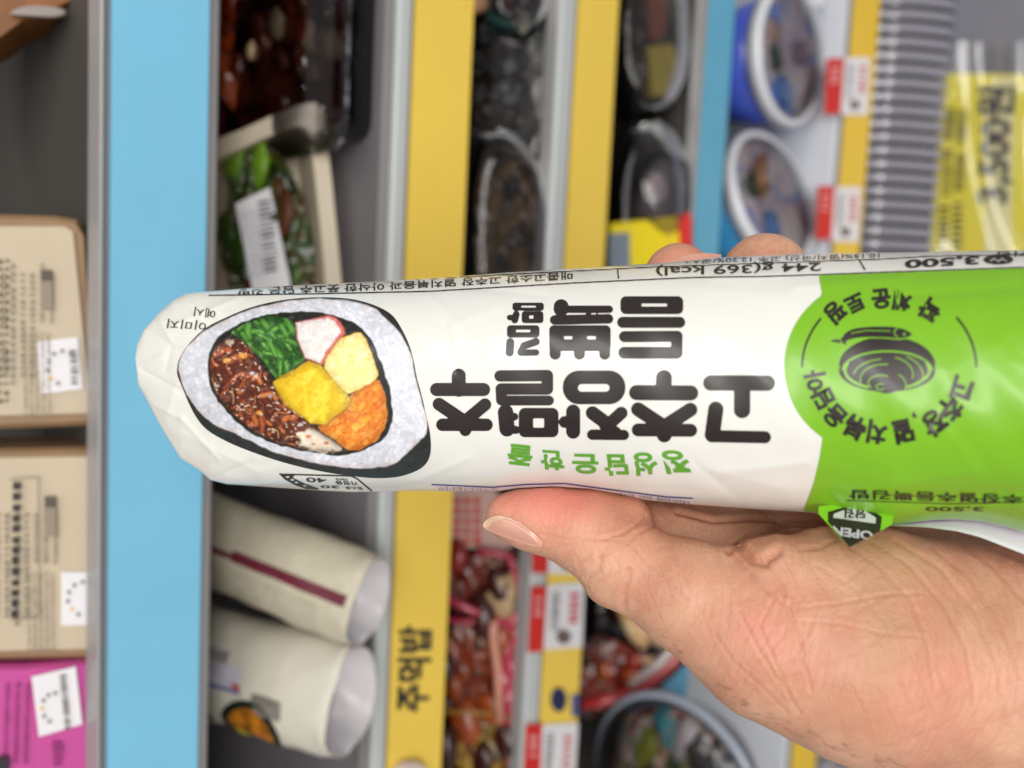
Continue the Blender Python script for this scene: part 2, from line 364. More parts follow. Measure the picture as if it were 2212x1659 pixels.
cut = mn(cut, arc(X, Y, 630, 712, 208, 96, 20, 60, 7)); cut = mn(cut, arc(X, Y, 630, 712, 212, 96, 118, 200, 7)); cut = mn(cut, arc(X, Y, 630, 712, 212, 96, -20, 25, 7))
for a in ((620, 745, 160, 90, 190, 262, 3.2), (612, 760, 118, 78, 170, 280, 3.2), (600, 775, 66, 38, 140, 300, 3.2), (640, 735, 120, 90, 285, 372, 3.2),
          (650, 740, 160, 110, 300, 375, 3.2), (680, 790, 44, 55, 280, 400, 3), (598, 795, 24, 14, 40, 300, 3)): cut = mn(cut, arc(X, Y, *a))
bowl = np.maximum(bowl, -cut)
fish = poly(X, Y, chaikin([(400, 555), (418, 525), (460, 502), (540, 493), (640, 492), (700, 500), (740, 518), (757, 530), (735, 546), (690, 552), (600, 545), (500, 545), (440, 556), (415, 572), (436, 588), (400, 575), (345, 568), (350, 560)], 1))
halo = poly(X, Y, [(395, 565), (418, 520), (460, 495), (540, 486), (640, 486), (720, 500), (765, 530), (735, 554), (690, 559), (600, 552), (500, 552), (445, 562)])
bowl = np.maximum(bowl, -halo)
fish = np.maximum(fish, -seg(X, Y, 448, 527, 520, 512, 2.6)); fish = np.maximum(fish, -seg(X, Y, 520, 512, 645, 514, 2.6)); fish = np.maximum(fish, -arc(X, Y, 690, 522, 24, 22, 110, 250, 3.2))
fish = np.maximum(fish, -ell(X, Y, 716, 531, 7, 7)); fish = np.maximum(fish, -seg(X, Y, 392, 556, 402, 574, 3))
V2, Fc = march(mn(bowl, fish), X, Y); lay('bowl_and_fish_emblem', c3(V2), Fc, ink, 1.8)
cc = np.array([640., 700.])
for s, x, y, out, sz in (('고', 1006, 805, 1, 118), ('추', 948, 905, 1, 112), ('장', 868, 975, 1, 112), (',', 780, 968, 1, 80), ('멸', 712, 1020, 1, 108), ('치', 580, 1024, 1, 105), ('볶', 470, 1000, 1, 105), ('음', 368, 942, 1, 100),
                     ('담', 306, 850, 1, 98), ('아', 270, 762, 1, 98), ('꽉', 846, 408, 0, 100), ('채', 706, 362, 0, 92), ('운', 600, 352, 0, 92), ('토', 468, 376, 0, 92), ('핑', 372, 418, 0, 98)):
    v, f = text2d(s, 0.042); v = v-np.array([(v[:, 0].min()+v[:, 0].max())/2, .36 if s == ',' else (v[:, 1].min()+v[:, 1].max())/2])
    u = np.array([x, y])-cc; u /= np.linalg.norm(u); u = u*np.array([1, 1.1]); u /= np.linalg.norm(u)
    up = u if out else -u; rt = np.array([-up[1], up[0]])
    P = np.array([x, y])+v[:, :1]*rt*sz*1.16+v[:, 1:]*up*sz*1.17
    lay('seal_letter', c3(P), f, ink, 2.6)
# lettering on the turned side, near the tab
k8 = lambda x, y: (1755.6+.2063*x, 1015+.2063*y)
P, f = tmap('고추장멸추듬뿍김밥', k8(2430, 276), k8(380, 218), (0, 16), .02); lay('side_lettering', P, f, ink, 3)
P, f = tmap('3,500', k8(1790, 392), k8(1180, 390), (0, 9.5), .02); lay('side_lettering', P, f, ink, 1.8)
X, Y = grid(1820, 2300, 1070, 1095, 1.6); yy = np.interp(X, [1828, 1950, 2050, 2110, 2300], [1081, 1085, 1088.5, 1088, 1080]); lay('printed_line', *march(np.maximum(abs(Y-yy)-1, 1828-X), X, Y), ink, 1.8)
# heating box print near the lower edge
X, Y = grid(600, 850, 1015, 1066, 1.3); k4 = lambda x, y: (548.6+.2232*x, 1015+.2232*y)
pl = lambda *a: poly(X, Y, [k4(*p) for p in a])
fr = abs(pl((300, 44), (940, 60), (1000, 88), (1150, 215), (1120, 330), (560, 330), (560, 190)))-1.5
fr = np.minimum(fr, pl((236, 34), (400, 46), (372, 76), (480, 130), (640, 190), (560, 205), (400, 150), (300, 96)))
for x_, y_ in ((325, 70), (370, 98), (410, 124), (490, 156)): fr = np.maximum(fr, -ell(X, Y, *k4(x_, y_), 4.6, 2.2)*1.5)
lay('heating_box_print', *march(clipfilm(fr, X, Y, .8), X, Y), mat('ink_grey', (52, 48, 46), .4), 1.7)
for s, p0, p1, up in (('40', k4(700, 84), k4(500, 76), (2, 10)), ('가정용', k4(1000, 116), k4(780, 108), (3, 7)), ('700W', k4(905, 86), k4(780, 80), (2, 4.5)), ('30', k4(820, 156), k4(640, 152), (2, 6)), ('업소용', k4(1050, 172), k4(880, 164), (2, 5))):
    P, f = tmap(s, p0, p1, up, .02); P[:, 1] = np.minimum(P[:, 1]+0, pbot(P[:, 0])-1); lay('heating_box_print', P, f, MATS['ink_grey'], 1.8)
# pale label with blue line under the thumb
X, Y = grid(925, 1505, 1040, 1096, 1.6)
up_ = np.interp(X, [930, 1063, 1140, 1220, 1330, 1440, 1495], [1047, 1053, 1047, 1045, 1060, 1074, 1077]); dn = pbot(X)-.8
band = np.maximum(np.maximum(up_-Y, Y-dn), np.maximum(932-X+(Y-1047)*1.2, X-1500))
lay('side_label', *march(band, X, Y), mat('label_pale', (222, 218, 226), .4), 1.2)
lay('side_label_line', *march(np.maximum(abs(Y-up_)-1.1, np.maximum(932-X, X-1497)), X, Y), mat('ink_blue', (45, 55, 140), .4), 1.9)
P, f = tmap('소비기한 또는 표시면 별도표기일 까지', (1075, 1053), (945, 1051), (0, 7), .0); P[:, 1] += 1; lay('side_label_lettering', P, f, mat('ink_red', (205, 90, 70), .4), 1.9)
P, f = tmap('제조원(주) 보관방법 : 냉장보관 · 원산지 표시', (1490, 1083), (1330, 1064), (0, 6), .0); lay('side_label_lettering', P, f, MATS['ink_grey'], 1.9)
# printed picture of the cut roll
c1 = lambda P: np.asarray(P, float)*.3472+np.array([274.3, 521.2])
st = 3.9
X, Y = grid(296, 1904, 336, 1490, st)
def smoothstep(a, b, x): t = np.clip((x-a)/(b-a), 0, 1); return t*t*(3-2*t)
def vnoise(X, Y, s, seed):
    r = np.random.RandomState(seed); G = r.rand(256, 256); x = X/s; y = Y/s; i = np.floor(x).astype(int); j = np.floor(y).astype(int)
    fx = x-i; fy = y-j; fx = fx*fx*(3-2*fx); fy = fy*fy*(3-2*fy); g = lambda a, b: G[a % 256, b % 256]
    return (g(i, j)*(1-fx)+g(i+1, j)*fx)*(1-fy)+(g(i, j+1)*(1-fx)+g(i+1, j+1)*fx)*fy
def fbm(X, Y, s, seed): return sum(vnoise(X, Y, s/2**k, seed+k)/2**k for k in range(4))/1.875
WX = X+(fbm(X, Y, 60, 5)-.5)*16; WY = Y+(fbm(X, Y, 60, 9)-.5)*16
OUT = chaikin([(312, 790), (317, 750), (345, 692), (386, 634), (480, 540), (600, 480), (740, 420), (850, 388), (980, 362), (1140, 348), (1280, 348), (1400, 358), (1500, 382), (1600, 422), (1665, 470), (1712, 550), (1752, 630), (1782, 730), (1802, 850), (1832, 950),
    (1858, 1070), (1882, 1170), (1892, 1260), (1887, 1340), (1850, 1402), (1780, 1440), (1680, 1470), (1540, 1476), (1400, 1462), (1250, 1440), (1100, 1410), (950, 1370), (800, 1320), (650, 1262), (500, 1182), (430, 1100), (380, 1000), (340, 900), (310, 830)], 2)
RICE = chaikin([(322, 770), (350, 700), (395, 640), (490, 555), (610, 495), (750, 435), (860, 405), (1000, 378), (1140, 364), (1280, 364), (1400, 377), (1490, 402), (1565, 440), (1610, 490), (1665, 540), (1722, 620), (1768, 720), (1790, 850), (1818, 960), (1842, 1050),
    (1866, 1140), (1858, 1200), (1790, 1260), (1720, 1330), (1650, 1388), (1500, 1408), (1350, 1402), (1200, 1380), (1050, 1345), (900, 1298), (780, 1240), (650, 1178), (560, 1145), (480, 1085), (420, 1015), (370, 940), (340, 850)], 1)
INN = chaikin([(515, 700), (560, 610), (640, 550), (740, 500), (880, 458), (1050, 443), (1200, 448), (1300, 468), (1400, 508), (1475, 560), (1530, 640), (1570, 740), (1600, 830), (1630, 930), (1645, 1040), (1642, 1130), (1605, 1215), (1540, 1265), (1450, 1305), (1350, 1328),
    (1200, 1318), (1050, 1290), (900, 1250), (760, 1182), (660, 1100), (580, 1000), (530, 920), (505, 820)], 2)
img = np.zeros(X.shape+(3,)); 
def L3(c): return np.array(lin(c))
def put(D, col, soft=3.0, amt=1.0):
    a = (smoothstep(soft, -soft, D)*amt)[..., None]; col = np.asarray(col); img[:] = img*(1-a)+col*a
def mixc(t, a, b): return L3(a)*(1-t[..., None])+L3(b)*t[..., None]
n1 = fbm(X, Y, 40, 21); n2 = fbm(X, Y, 14, 33)
img[:] = mixc(np.clip(n1*1.3-.2, 0, 1), (14, 18, 20), (48, 56, 54))
put(np.full(X.shape, -9), mixc(n2, (10, 14, 16), (60, 66, 60)), 1, .35)
do = poly(X, Y, OUT); dr = poly(WX, WY, RICE); di = poly(WX, WY, INN)
put(dr-9, mixc(n2, (150, 110, 80), (190, 160, 130)), 4, .35)
cell = np.full(X.shape, 1e9); second = cell.copy(); rr = np.random.RandomState(4)
put(dr-5, mixc(np.clip(n1*1.5-.3, 0, 1), (206, 209, 222), (240, 241, 247)), 4)
for _ in range(420):                                                         # grains of rice
    t = rr.rand(); k = int(t*len(RICE)); p = RICE[k]*(1-(u_ := rr.rand()))+INN[int(t*len(INN)) % len(INN)]*u_
    a = rr.rand()*3.14; L_ = 16+rr.rand()*20; dx, dy = math.cos(a)*L_, math.sin(a)*L_
    m_ = (abs(X-p[0]) < 60) & (abs(Y-p[1]) < 60) & (dr < -2)
    if not m_.any(): continue
    dd = seg(X[m_], Y[m_], p[0]-dx/2, p[1]-dy/2, p[0]+dx/2, p[1]+dy/2, 13+rr.rand()*8)
    v = 222+rr.rand()*32; colr = L3((v-5, v-4, min(v+4, 252))); al = (smoothstep(7, -4, dd)*.5)[:, None]
    edge = (np.exp(-(dd/3.0)**2)*.28)[:, None]
    I = img[m_]; I = I*(1-al)+colr*al; I = I*(1-edge)+L3((150, 155, 182))*edge; img[m_] = I
gapn = (n1-.5)*22; put(np.abs(di)-7-gapn*.5, mixc(n2, (16, 24, 22), (52, 60, 40)), 3); put(di, L3((26, 26, 20)), 3)
ANCH = [(515, 725), (565, 640), (645, 598), (720, 605), (780, 680), (850, 790), (900, 860), (925, 900), (965, 970), (1040, 1050), (1120, 1110), (1200, 1180), (1290, 1255), (1350, 1312), (1200, 1308), (1050, 1283), (900, 1240), (770, 1172), (665, 1092), (585, 990), (535, 900), (512, 810)]
da = poly(WX, WY, chaikin(ANCH, 1)); put(da, mixc(np.clip(n2*1.6-.3, 0, 1), (58, 20, 10), (120, 52, 24)), 4)
for i in range(130):
    px_, py_ = 510+rr.rand()*800, 600+rr.rand()*710; a = rr.rand()*6.28; pts = [(px_, py_)]
    for _k in range(5): a += (rr.rand()-.5)*1.3; pts.append((pts[-1][0]+math.cos(a)*19, pts[-1][1]+math.sin(a)*19))
    wd = 8+rr.rand()*10; m_ = (abs(X-px_) < 110) & (abs(Y-py_) < 110) & (da < -4)
    if not m_.any(): continue
    dd = np.full(int(m_.sum()), 1e9)
    for q_ in range(5): dd = mn(dd, seg(X[m_], Y[m_], *pts[q_], *pts[q_+1], wd))
    base_ = [(128, 48, 24), (158, 66, 30), (92, 28, 16), (182, 92, 44), (70, 20, 12), (108, 36, 22)][rr.randint(6)]
    sh = (smoothstep(7, 0, dd)*.55)[:, None]; al = smoothstep(2, -2, dd)[:, None]; hi = (smoothstep(-wd*.45, -wd*.95, dd)*(.15+.5*rr.rand()))[:, None]
    I = img[m_]; I = I*(1-sh)+L3((34, 10, 6))*sh; I = I*(1-al)+L3(base_)*al; I = I*(1-hi)+L3((232, 170, 110))*hi; img[m_] = I
for (x_, y_, r_, cl) in ((640, 628, 26, (216, 190, 168)), (622, 742, 26, (226, 148, 72)), (722, 712, 30, (232, 150, 44)), (822, 1068, 20, (226, 160, 60)), (560, 900, 14, (200, 190, 190)), (780, 822, 16, (206, 190, 196)), (890, 965, 14, (200, 170, 170)), (700, 940, 16, (214, 120, 50)), (1080, 1140, 16, (216, 200, 200))):
    put(ell(X, Y, x_, y_, r_, r_*.62)-4, L3((60, 18, 8)), 4, .8); put(ell(X, Y, x_, y_, r_, r_*.62), L3(cl), 6, .95)
GREEN = [(640, 568), (740, 508), (880, 463), (1000, 478), (1065, 520), (1065, 620), (1085, 680), (1112, 730), (1060, 782), (1000, 850), (930, 862), (888, 800), (845, 735), (790, 690), (730, 625)]
dg_ = poly(WX, WY, GREEN); put(dg_, mixc(np.clip(n2*1.5-.25, 0, 1), (16, 52, 16), (52, 108, 34)), 4)
for i in range(48):
    px_, py_ = 650+rr.rand()*460, 470+rr.rand()*380; a = .6+rr.randn()*.7; L_ = 40+rr.rand()*60; wd = 10+rr.rand()*13
    x2, y2 = px_+math.cos(a)*L_, py_+math.sin(a)*L_; m_ = (abs(X-px_) < 110) & (abs(Y-py_) < 110) & (dg_ < -3)
    if not m_.any(): continue
    dd = seg(X[m_], Y[m_], px_, py_, x2, y2, wd); g_ = rr.rand()
    sh = (smoothstep(7, 0, dd)*.6)[:, None]; al = smoothstep(2, -2, dd)[:, None]; hi = (smoothstep(-wd*.4, -wd*.9, dd)*.4)[:, None]
    I = img[m_]; I = I*(1-sh)+L3((10, 30, 12))*sh; I = I*(1-al)+L3((44+g_*40, 104+g_*50, 30+g_*22))*al; I = I*(1-hi)+L3((146, 200, 96))*hi; img[m_] = I
CRAB = np.array([(1048, 506), (1120, 488), (1262, 458), (1300, 476), (1330, 505), (1358, 572), (1310, 640), (1270, 690), (1215, 768), (1180, 752), (1150, 740), (1104, 722), (1075, 650), (1056, 610)])
dc = poly(WX, WY, CRAB); put(dc-3, L3((60, 30, 24)), 6, .6); put(dc, L3((226, 110, 100)), 7)
put(np.maximum(dc+5, poly(WX, WY, np.array([(1030, 500), (1110, 494), (1250, 474), (1296, 500), (1330, 566), (1288, 626), (1240, 682), (1204, 752), (1100, 770), (1030, 700)]))), mixc(np.clip(n1*1.4-.3, 0, 1), (236, 226, 222), (250, 248, 246)), 9)
EGG = chaikin([(1298, 642), (1350, 598), (1430, 575), (1465, 578), (1505, 670), (1545, 780), (1562, 850), (1480, 902), (1372, 946), (1338, 920), (1270, 842), (1220, 770)], 1)
put(poly(WX, WY, EGG)-6, L3((226, 176, 66)), 5); put(poly(WX, WY, EGG), mixc(np.clip(n2*1.5-.25, 0, 1), (246, 222, 120), (253, 244, 176)), 6)
CAR = [(1385, 962), (1480, 896), (1570, 866), (1605, 960), (1620, 1080), (1602, 1172), (1552, 1242), (1450, 1298), (1380, 1302), (1290, 1232), (1195, 1172), (1186, 1150), (1240, 1135), (1370, 1030)]
dk = poly(WX, WY, CAR); put(dk, mixc(np.clip(n2*1.5-.25, 0, 1), (214, 96, 20), (244, 158, 50)), 4)
for i in range(50):
    px_, py_ = 1190+rr.rand()*430, 870+rr.rand()*430; a = -.7+rr.randn()*.6; L_ = 30+rr.rand()*45; wd = 16+rr.rand()*16
    m_ = (abs(X-px_) < 100) & (abs(Y-py_) < 100) & (dk < -3)
    if not m_.any(): continue
    dd = seg(X[m_], Y[m_], px_, py_, px_+math.cos(a)*L_, py_+math.sin(a)*L_, wd); g_ = rr.rand()
    sh = (np.exp(-(dd/4.5)**2)*.38)[:, None]; al = (smoothstep(5, -5, dd)*.6)[:, None]
    I = img[m_]; I = I*(1-al)+L3((232+g_*14, 134+g_*40, 34+g_*22))*al; I = I*(1-sh)+L3((206, 74, 16))*sh; img[m_] = I
RAD = [(908, 880), (1010, 818), (1130, 745), (1200, 770), (1262, 842), (1335, 922), (1392, 990), (1370, 1025), (1290, 1090), (1225, 1142), (1150, 1128), (1075, 1090), (985, 1010), (938, 945)]
dq = poly(WX, WY, RAD); put(dq-5, L3((196, 140, 20)), 5, .8)
put(dq, mixc(np.clip(n1*1.2-.1+.25*smoothstep(30, 0, abs(X-1210-(Y-1000)*.05)), 0, 1), (232, 182, 20), (250, 214, 50)), 4)
gl = poly(X+(n1-.5)*90, Y+(n1-.5)*70, [(1060, 1200), (1150, 1165), (1230, 1215), (1330, 1285), (1325, 1308), (1180, 1300), (1070, 1270)])
put(gl, mixc(n2, (250, 228, 196), (255, 250, 236)), 16, .92)
for (x_, y_, r_) in ((1240, 1255, 18), (1130, 1215, 20), (1160, 1262, 12)): put(ell(X, Y, x_, y_, r_, r_*.6), L3((214, 120, 50)), 5, .9)
# soft light of the printed photograph: rounded shading inside each filling, glints, faint warm edge
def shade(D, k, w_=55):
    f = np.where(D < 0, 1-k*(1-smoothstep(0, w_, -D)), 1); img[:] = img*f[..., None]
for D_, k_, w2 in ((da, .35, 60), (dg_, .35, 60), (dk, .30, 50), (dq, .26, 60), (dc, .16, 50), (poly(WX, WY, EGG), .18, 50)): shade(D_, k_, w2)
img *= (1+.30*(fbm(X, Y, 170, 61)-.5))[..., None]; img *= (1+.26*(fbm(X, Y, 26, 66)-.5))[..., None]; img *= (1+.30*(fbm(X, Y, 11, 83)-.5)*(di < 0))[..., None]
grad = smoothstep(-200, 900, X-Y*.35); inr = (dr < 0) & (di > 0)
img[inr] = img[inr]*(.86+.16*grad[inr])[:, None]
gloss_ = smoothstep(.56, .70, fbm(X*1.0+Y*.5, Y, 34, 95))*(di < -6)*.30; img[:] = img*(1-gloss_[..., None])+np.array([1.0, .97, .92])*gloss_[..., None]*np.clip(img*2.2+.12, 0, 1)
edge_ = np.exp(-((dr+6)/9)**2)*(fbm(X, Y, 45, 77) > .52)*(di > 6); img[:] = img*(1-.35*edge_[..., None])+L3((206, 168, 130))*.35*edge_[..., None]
for _ in range(260):
    px_, py_ = 520+rr.rand()*760, 600+rr.rand()*680; m_ = (abs(X-px_) < 24) & (abs(Y-py_) < 24) & (da < -8)
    if m_.any():
        g_ = (smoothstep(5, -3, seg(X[m_], Y[m_], px_, py_, px_+rr.randn()*9, py_+rr.randn()*6, 1.5+rr.rand()*2))*.75)[:, None]; img[m_] = img[m_]*(1-g_)+L3((250, 226, 206))*g_
for a in ((1105, 870, 1120, 1080, 9), (1235, 880, 1222, 1110, 12), (1130, 1020, 1140, 1110, 6)): put(seg(X, Y, *a), L3((255, 232, 60)), 14, .55)
# grey printed shadow over the slice
m_photo = bpy.data.materials.new('photo_print'); m_photo.use_nodes = True; nt = m_photo.node_tree; P_ = nt.nodes['Principled BSDF']
va = nt.nodes.new('ShaderNodeVertexColor'); va.layer_name = 'Col'; nt.links.new(va.outputs['Color'], P_.inputs['Base Color'])
P_.inputs['Roughness'].default_value = .34; P_.inputs['Coat Weight'].default_value = .25; P_.inputs['Coat Roughness'].default_value = .15
K_ = img.copy(); K_[1:-1, 1:-1] = (img[1:-1, 1:-1]*2+img[:-2, 1:-1]+img[2:, 1:-1]+img[1:-1, :-2]+img[1:-1, 2:])/6; img = K_
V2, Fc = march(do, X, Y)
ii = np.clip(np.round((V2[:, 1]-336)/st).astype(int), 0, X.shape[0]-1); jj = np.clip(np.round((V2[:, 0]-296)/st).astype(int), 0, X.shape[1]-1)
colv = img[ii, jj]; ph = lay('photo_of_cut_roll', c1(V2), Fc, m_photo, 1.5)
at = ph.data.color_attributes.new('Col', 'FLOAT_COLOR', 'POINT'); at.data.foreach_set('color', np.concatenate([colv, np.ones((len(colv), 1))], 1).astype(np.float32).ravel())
# pull tab
def sheet(name, P, m, z, parent, thick=0.00025, smooth=False):
    """thin plate with an outline P and its own distance function z(x,y)"""
    P = np.asarray(P, float); n = len(P); zz = z(P[:, 0], P[:, 1])
    A = W(P[:, 0], P[:, 1], zz); B = W(P[:, 0], P[:, 1], zz+thick)
    f = [tuple(range(n)), tuple(range(2*n-1, n-1, -1))]+[(i, n+i, n+(i+1) % n, (i+1) % n) for i in range(n)]
    return obj(name, np.concatenate([A, B]), f, m, parent, smooth)
K8 = lambda P: [k8(*p) for p in P]
tz = lambda x, y: 0.1578-(y-1085)*0.00009
tabp = sheet('pull_tab', K8([(62, 380), (60, 460), (385, 812), (832, 572), (862, 400), (500, 335)]), mat('tab_green', (132, 200, 40), .3, coat=.4), tz, roll)
sheet('tab_hexagon', K8([(160, 440), (485, 348), (725, 490), (707, 640), (385, 811), (160, 545)]), ink, lambda x, y: tz(x, y)-.00012, tabp, .0001)
silver = mat('tab_silver', (226, 222, 236), .22, metal=.35)
sheet('tab_arrow', K8([(215, 500), (220, 460), (455, 372), (662, 500), (658, 562)]), silver, lambda x, y: tz(x, y)-.0003, tabp, .0001)
for s, p0, p1, up, m_, b in (('당김', k8(550, 498), k8(335, 488), (0, -14.5), ink, .03), ('OPEN', k8(632, 738), k8(196, 668), (-2, -20), silver, .03)):
    P, f = tmap(s, p0, p1, up, b); 
    if s == '당김': P[:, 1] += 1
    else:
        P, f = tmap(s, k8(632, 652), k8(205, 590), (-1, 19), b)
        ins_ = poly(P[:, 0], P[:, 1], K8([(165, 440), (485, 348), (720, 490), (705, 645), (390, 806), (165, 545)])) < 0; f = [q_ for q_ in f if sum(ins_[i] for i in q_)*2 > len(q_)]
    if s == '당김': P, f = tmap(s, k8(550, 425), k8(335, 420), (0, 15.5), b)
    obj('tab_lettering', W(P[:, 0], P[:, 1], tz(P[:, 0], P[:, 1])-.00045), f, m_, tabp)
# white inner side of the loose film edge
ux = np.array([1920, 1960, 2003, 2065, 2117, 2168, 2212, 2300, 2440], float); lo = np.array([1135.5, 1137, 1139, 1147, 1160, 1180, 1197, 1232, 1290], float)
V = []; nr = 8
for x_, l_ in zip(ux, lo):
    for k in range(nr): t = k/(nr-1); y_ = (pbot(x_)-3)*(1-t)+l_*t; V.append(W(x_, y_, pax(x_)+.002-.006*math.sin(t*1.4)))
f = [(i*nr+j, (i+1)*nr+j, (i+1)*nr+j+1, i*nr+j+1) for i in range(len(ux)-1) for j in range(nr-1)]
obj('loose_film_edge', V, f, mat('film_inside', (226, 222, 232), .4), roll, smooth=True)

# ================================================================== THE HAND
def M3(px, py, z): return np.array([(px-1106)/F*z, (py-829.5)/F*z, z])
PR = [  # px, py, depth, radius ; px, py, depth, radius ; blend
 # thumb
 (1100, 1116, .1830, .0056, 1150, 1120, .1830, .0072, .002), (1150, 1120, .1830, .0072, 1262, 1154, .1805, .0086, .003), (1262, 1154, .1805, .0084, 1345, 1212, .177, .0092, .003),
 (1318, 1254, .1765, .0058, 1348, 1262, .176, .0054, .0015),
 (1345, 1212, .177, .0092, 1500, 1292, .172, .0118, .004), (1500, 1292, .172, .0118, 1660, 1372, .168, .0165, .005),
 (1660, 1372, .168, .0165, 1840, 1405, .168, .0215, .006), (1840, 1405, .168, .0215, 2120, 1440, .173, .0260, .008), (2120, 1440, .173, .0260, 2500, 1520, .178, .0265, .008),
 # pad of the thumb on the film, web between thumb and palm
 (1190, 1112, .1838, .0066, 1345, 1124, .1838, .0068, .004), (1390, 1135, .1930, .0062, 1620, 1190, .1930, .0090, .006),
 # palm side lobe
 (1690, 1262, .1665, .0105, 1860, 1290, .168, .0145, .005), (1860, 1290, .168, .0145, 2160, 1370, .172, .0175, .006), (2160, 1370, .172, .0175, 2500, 1450, .175, .02, .006),
 # palm behind the roll
 (1600, 1200, .206, .0110, 1900, 1200, .196, .0150, .006), (1430, 1080, .2085, .0085, 1600, 1200, .206, .0105, .006), (1900, 1200, .190, .015, 2150, 1300, .188, .018, .006),
 (1440, 1060, .206, .0085, 1430, 880, .214, .0090, .006), (1580, 1080, .206, .0095, 1590, 880, .213, .0095, .006), (1740, 1100, .204, .0100, 1750, 880, .210, .0090, .006), (1880, 1120, .202, .0100, 1890, 890, .206, .0085, .006),
 (1500, 1120, .204, .009, 1850, 1140, .203, .010, .006),
 # index finger
 (1430, 880, .2135, .0090, 1452, 720, .2120, .0088, .0015), (1452, 720, .2120, .0088, 1466, 640, .2040, .0088, .0015), (1466, 640, .2040, .0088, 1464, 596, .1920, .0082, .0015),
 # middle finger
 (1590, 880, .2125, .0095, 1640, 720, .2090, .0095, .0015), (1640, 720, .2090, .0095, 1652, 625, .2000, .0098, .0015), (1652, 625, .2000, .0098, 1652, 596, .1880, .0104, .0015),
 # ring and little finger, folded behind the roll
 (1750, 880, .209, .0088, 1800, 740, .2050, .0088, .0015), (1800, 740, .2050, .0088, 1812, 655, .196, .0086, .0015),
 (1890, 890, .205, .0080, 1940, 780, .2010, .0080, .0015), (1940, 780, .2010, .0080, 1960, 690, .193, .0075, .0015)]
def hand_sdf(P):
    D = None
    for q_ in PR:
        a = M3(*q_[0:3]); b = M3(*q_[4:7]); r1, r2, k = q_[3], q_[7], q_[8]
        ab = b-a; t = np.clip(((P-a)@ab)/(ab@ab), 0, 1).astype(np.float32)
        d = np.sqrt(((P-a-t[..., None]*ab)**2).sum(-1))-(r1+(r2-r1)*t)
        if D is None: D = d
        else: h = np.maximum(k-np.abs(D-d), 0)/k; D = np.minimum(D, d)-h*h*k*.25
    z = P[..., 2]; X = P[..., 0]/z*F+1106; Y = P[..., 1]/z*F+829.5
    yt, yb = ptop(X), pbot(X); hw = (yb-yt)/2; q_ = (Y-(yt+yb)/2)/hw; rz = pbz(X)
    pk = (np.sqrt(q_**2+((z-pax(X))/rz)**2)-1)*np.minimum(hw*z/F, rz)-.0001
    return np.maximum(D, -pk)
hs = .00072; lo3 = M3(1030, 480, .2); 
gx = np.arange(-.0085, .150, hs); gy = np.arange(-.044, .118, hs); gz = np.arange(.138, .226, hs)
DD = np.empty((len(gx), len(gy), len(gz)), np.float32)
for i0 in range(0, len(gx), 24):
    A_, B_, C_ = np.meshgrid(gx[i0:i0+24], gy, gz, indexing='ij'); DD[i0:i0+24] = hand_sdf(np.stack([A_, B_, C_], -1).astype(np.float32))
DD[-1] = 1; DD[:, -1] = np.maximum(DD[:, -1], 1e-4); DD[:, :, 0] = 1e-3
DD[-1] = 1e-4
def surface_nets(D, gx, gy, gz):
    s = D < 0; nx_, ny_, nz_ = D.shape
    c = [s[i:nx_-1+i, j:ny_-1+j, k:nz_-1+k] for i in (0, 1) for j in (0, 1) for k in (0, 1)]
    cnt = sum(a.astype(np.int8) for a in c); act = (cnt > 0) & (cnt < 8); I, J, K = np.nonzero(act)
    vid = -np.ones(act.shape, int); vid[I, J, K] = np.arange(len(I))
    acc = np.zeros((len(I), 3)); w_ = np.zeros(len(I))
    cor = [(i, j, k) for i in (0, 1) for j in (0, 1) for k in (0, 1)]
    for a in cor:
        for ax in range(3):
            if a[ax]: continue
            b = list(a); b[ax] = 1; d0 = D[I+a[0], J+a[1], K+a[2]]; d1 = D[I+b[0], J+b[1], K+b[2]]; m = (d0 < 0) != (d1 < 0)
            t = np.where(m, d0/np.where(m, d0-d1, 1), 0); p = np.array(a, float)[None].repeat(len(I), 0); p[:, ax] = t
            acc += p*m[:, None]; w_ += m
    P = acc/w_[:, None]+np.stack([I, J, K], 1); h = gx[1]-gx[0]; V = P*h+np.array([gx[0], gy[0], gz[0]])
    Fq = []
    for ax in range(3):
        o = [(1, 2), (2, 0), (0, 1)][ax]
        sl0 = [slice(1, -1)]*3; sl1 = [slice(1, -1)]*3; sl0[ax] = slice(0, -1); sl1[ax] = slice(1, None)
        a, b = s[tuple(sl0)], s[tuple(sl1)]; E_ = np.stack(np.nonzero(a != b), 1); sg = a[tuple(E_.T)]
        E_ = E_+1; E_[:, ax] -= 1
        def at_(du, dv): q = E_.copy(); q[:, o[0]] += du; q[:, o[1]] += dv; return vid[tuple(q.T)]
        Q = np.stack([at_(-1, -1), at_(0, -1), at_(0, 0), at_(-1, 0)], 1); Q[~sg] = Q[~sg][:, ::-1]; Fq.append(Q)
    return V, np.concatenate(Fq)
Vh, Fh = surface_nets(DD, gx, gy, gz)
E_ = np.concatenate([Fh[:, [0, 1]], Fh[:, [1, 2]], Fh[:, [2, 3]], Fh[:, [3, 0]]])
for it in range(3):                                                          # relax
    acc = np.zeros_like(Vh); ct = np.zeros(len(Vh)); np.add.at(acc, E_[:, 0], Vh[E_[:, 1]]); np.add.at(acc, E_[:, 1], Vh[E_[:, 0]]); np.add.at(ct, E_[:, 0], 1); np.add.at(ct, E_[:, 1], 1)
    Vh = Vh*.45+(acc/ct[:, None])*.55
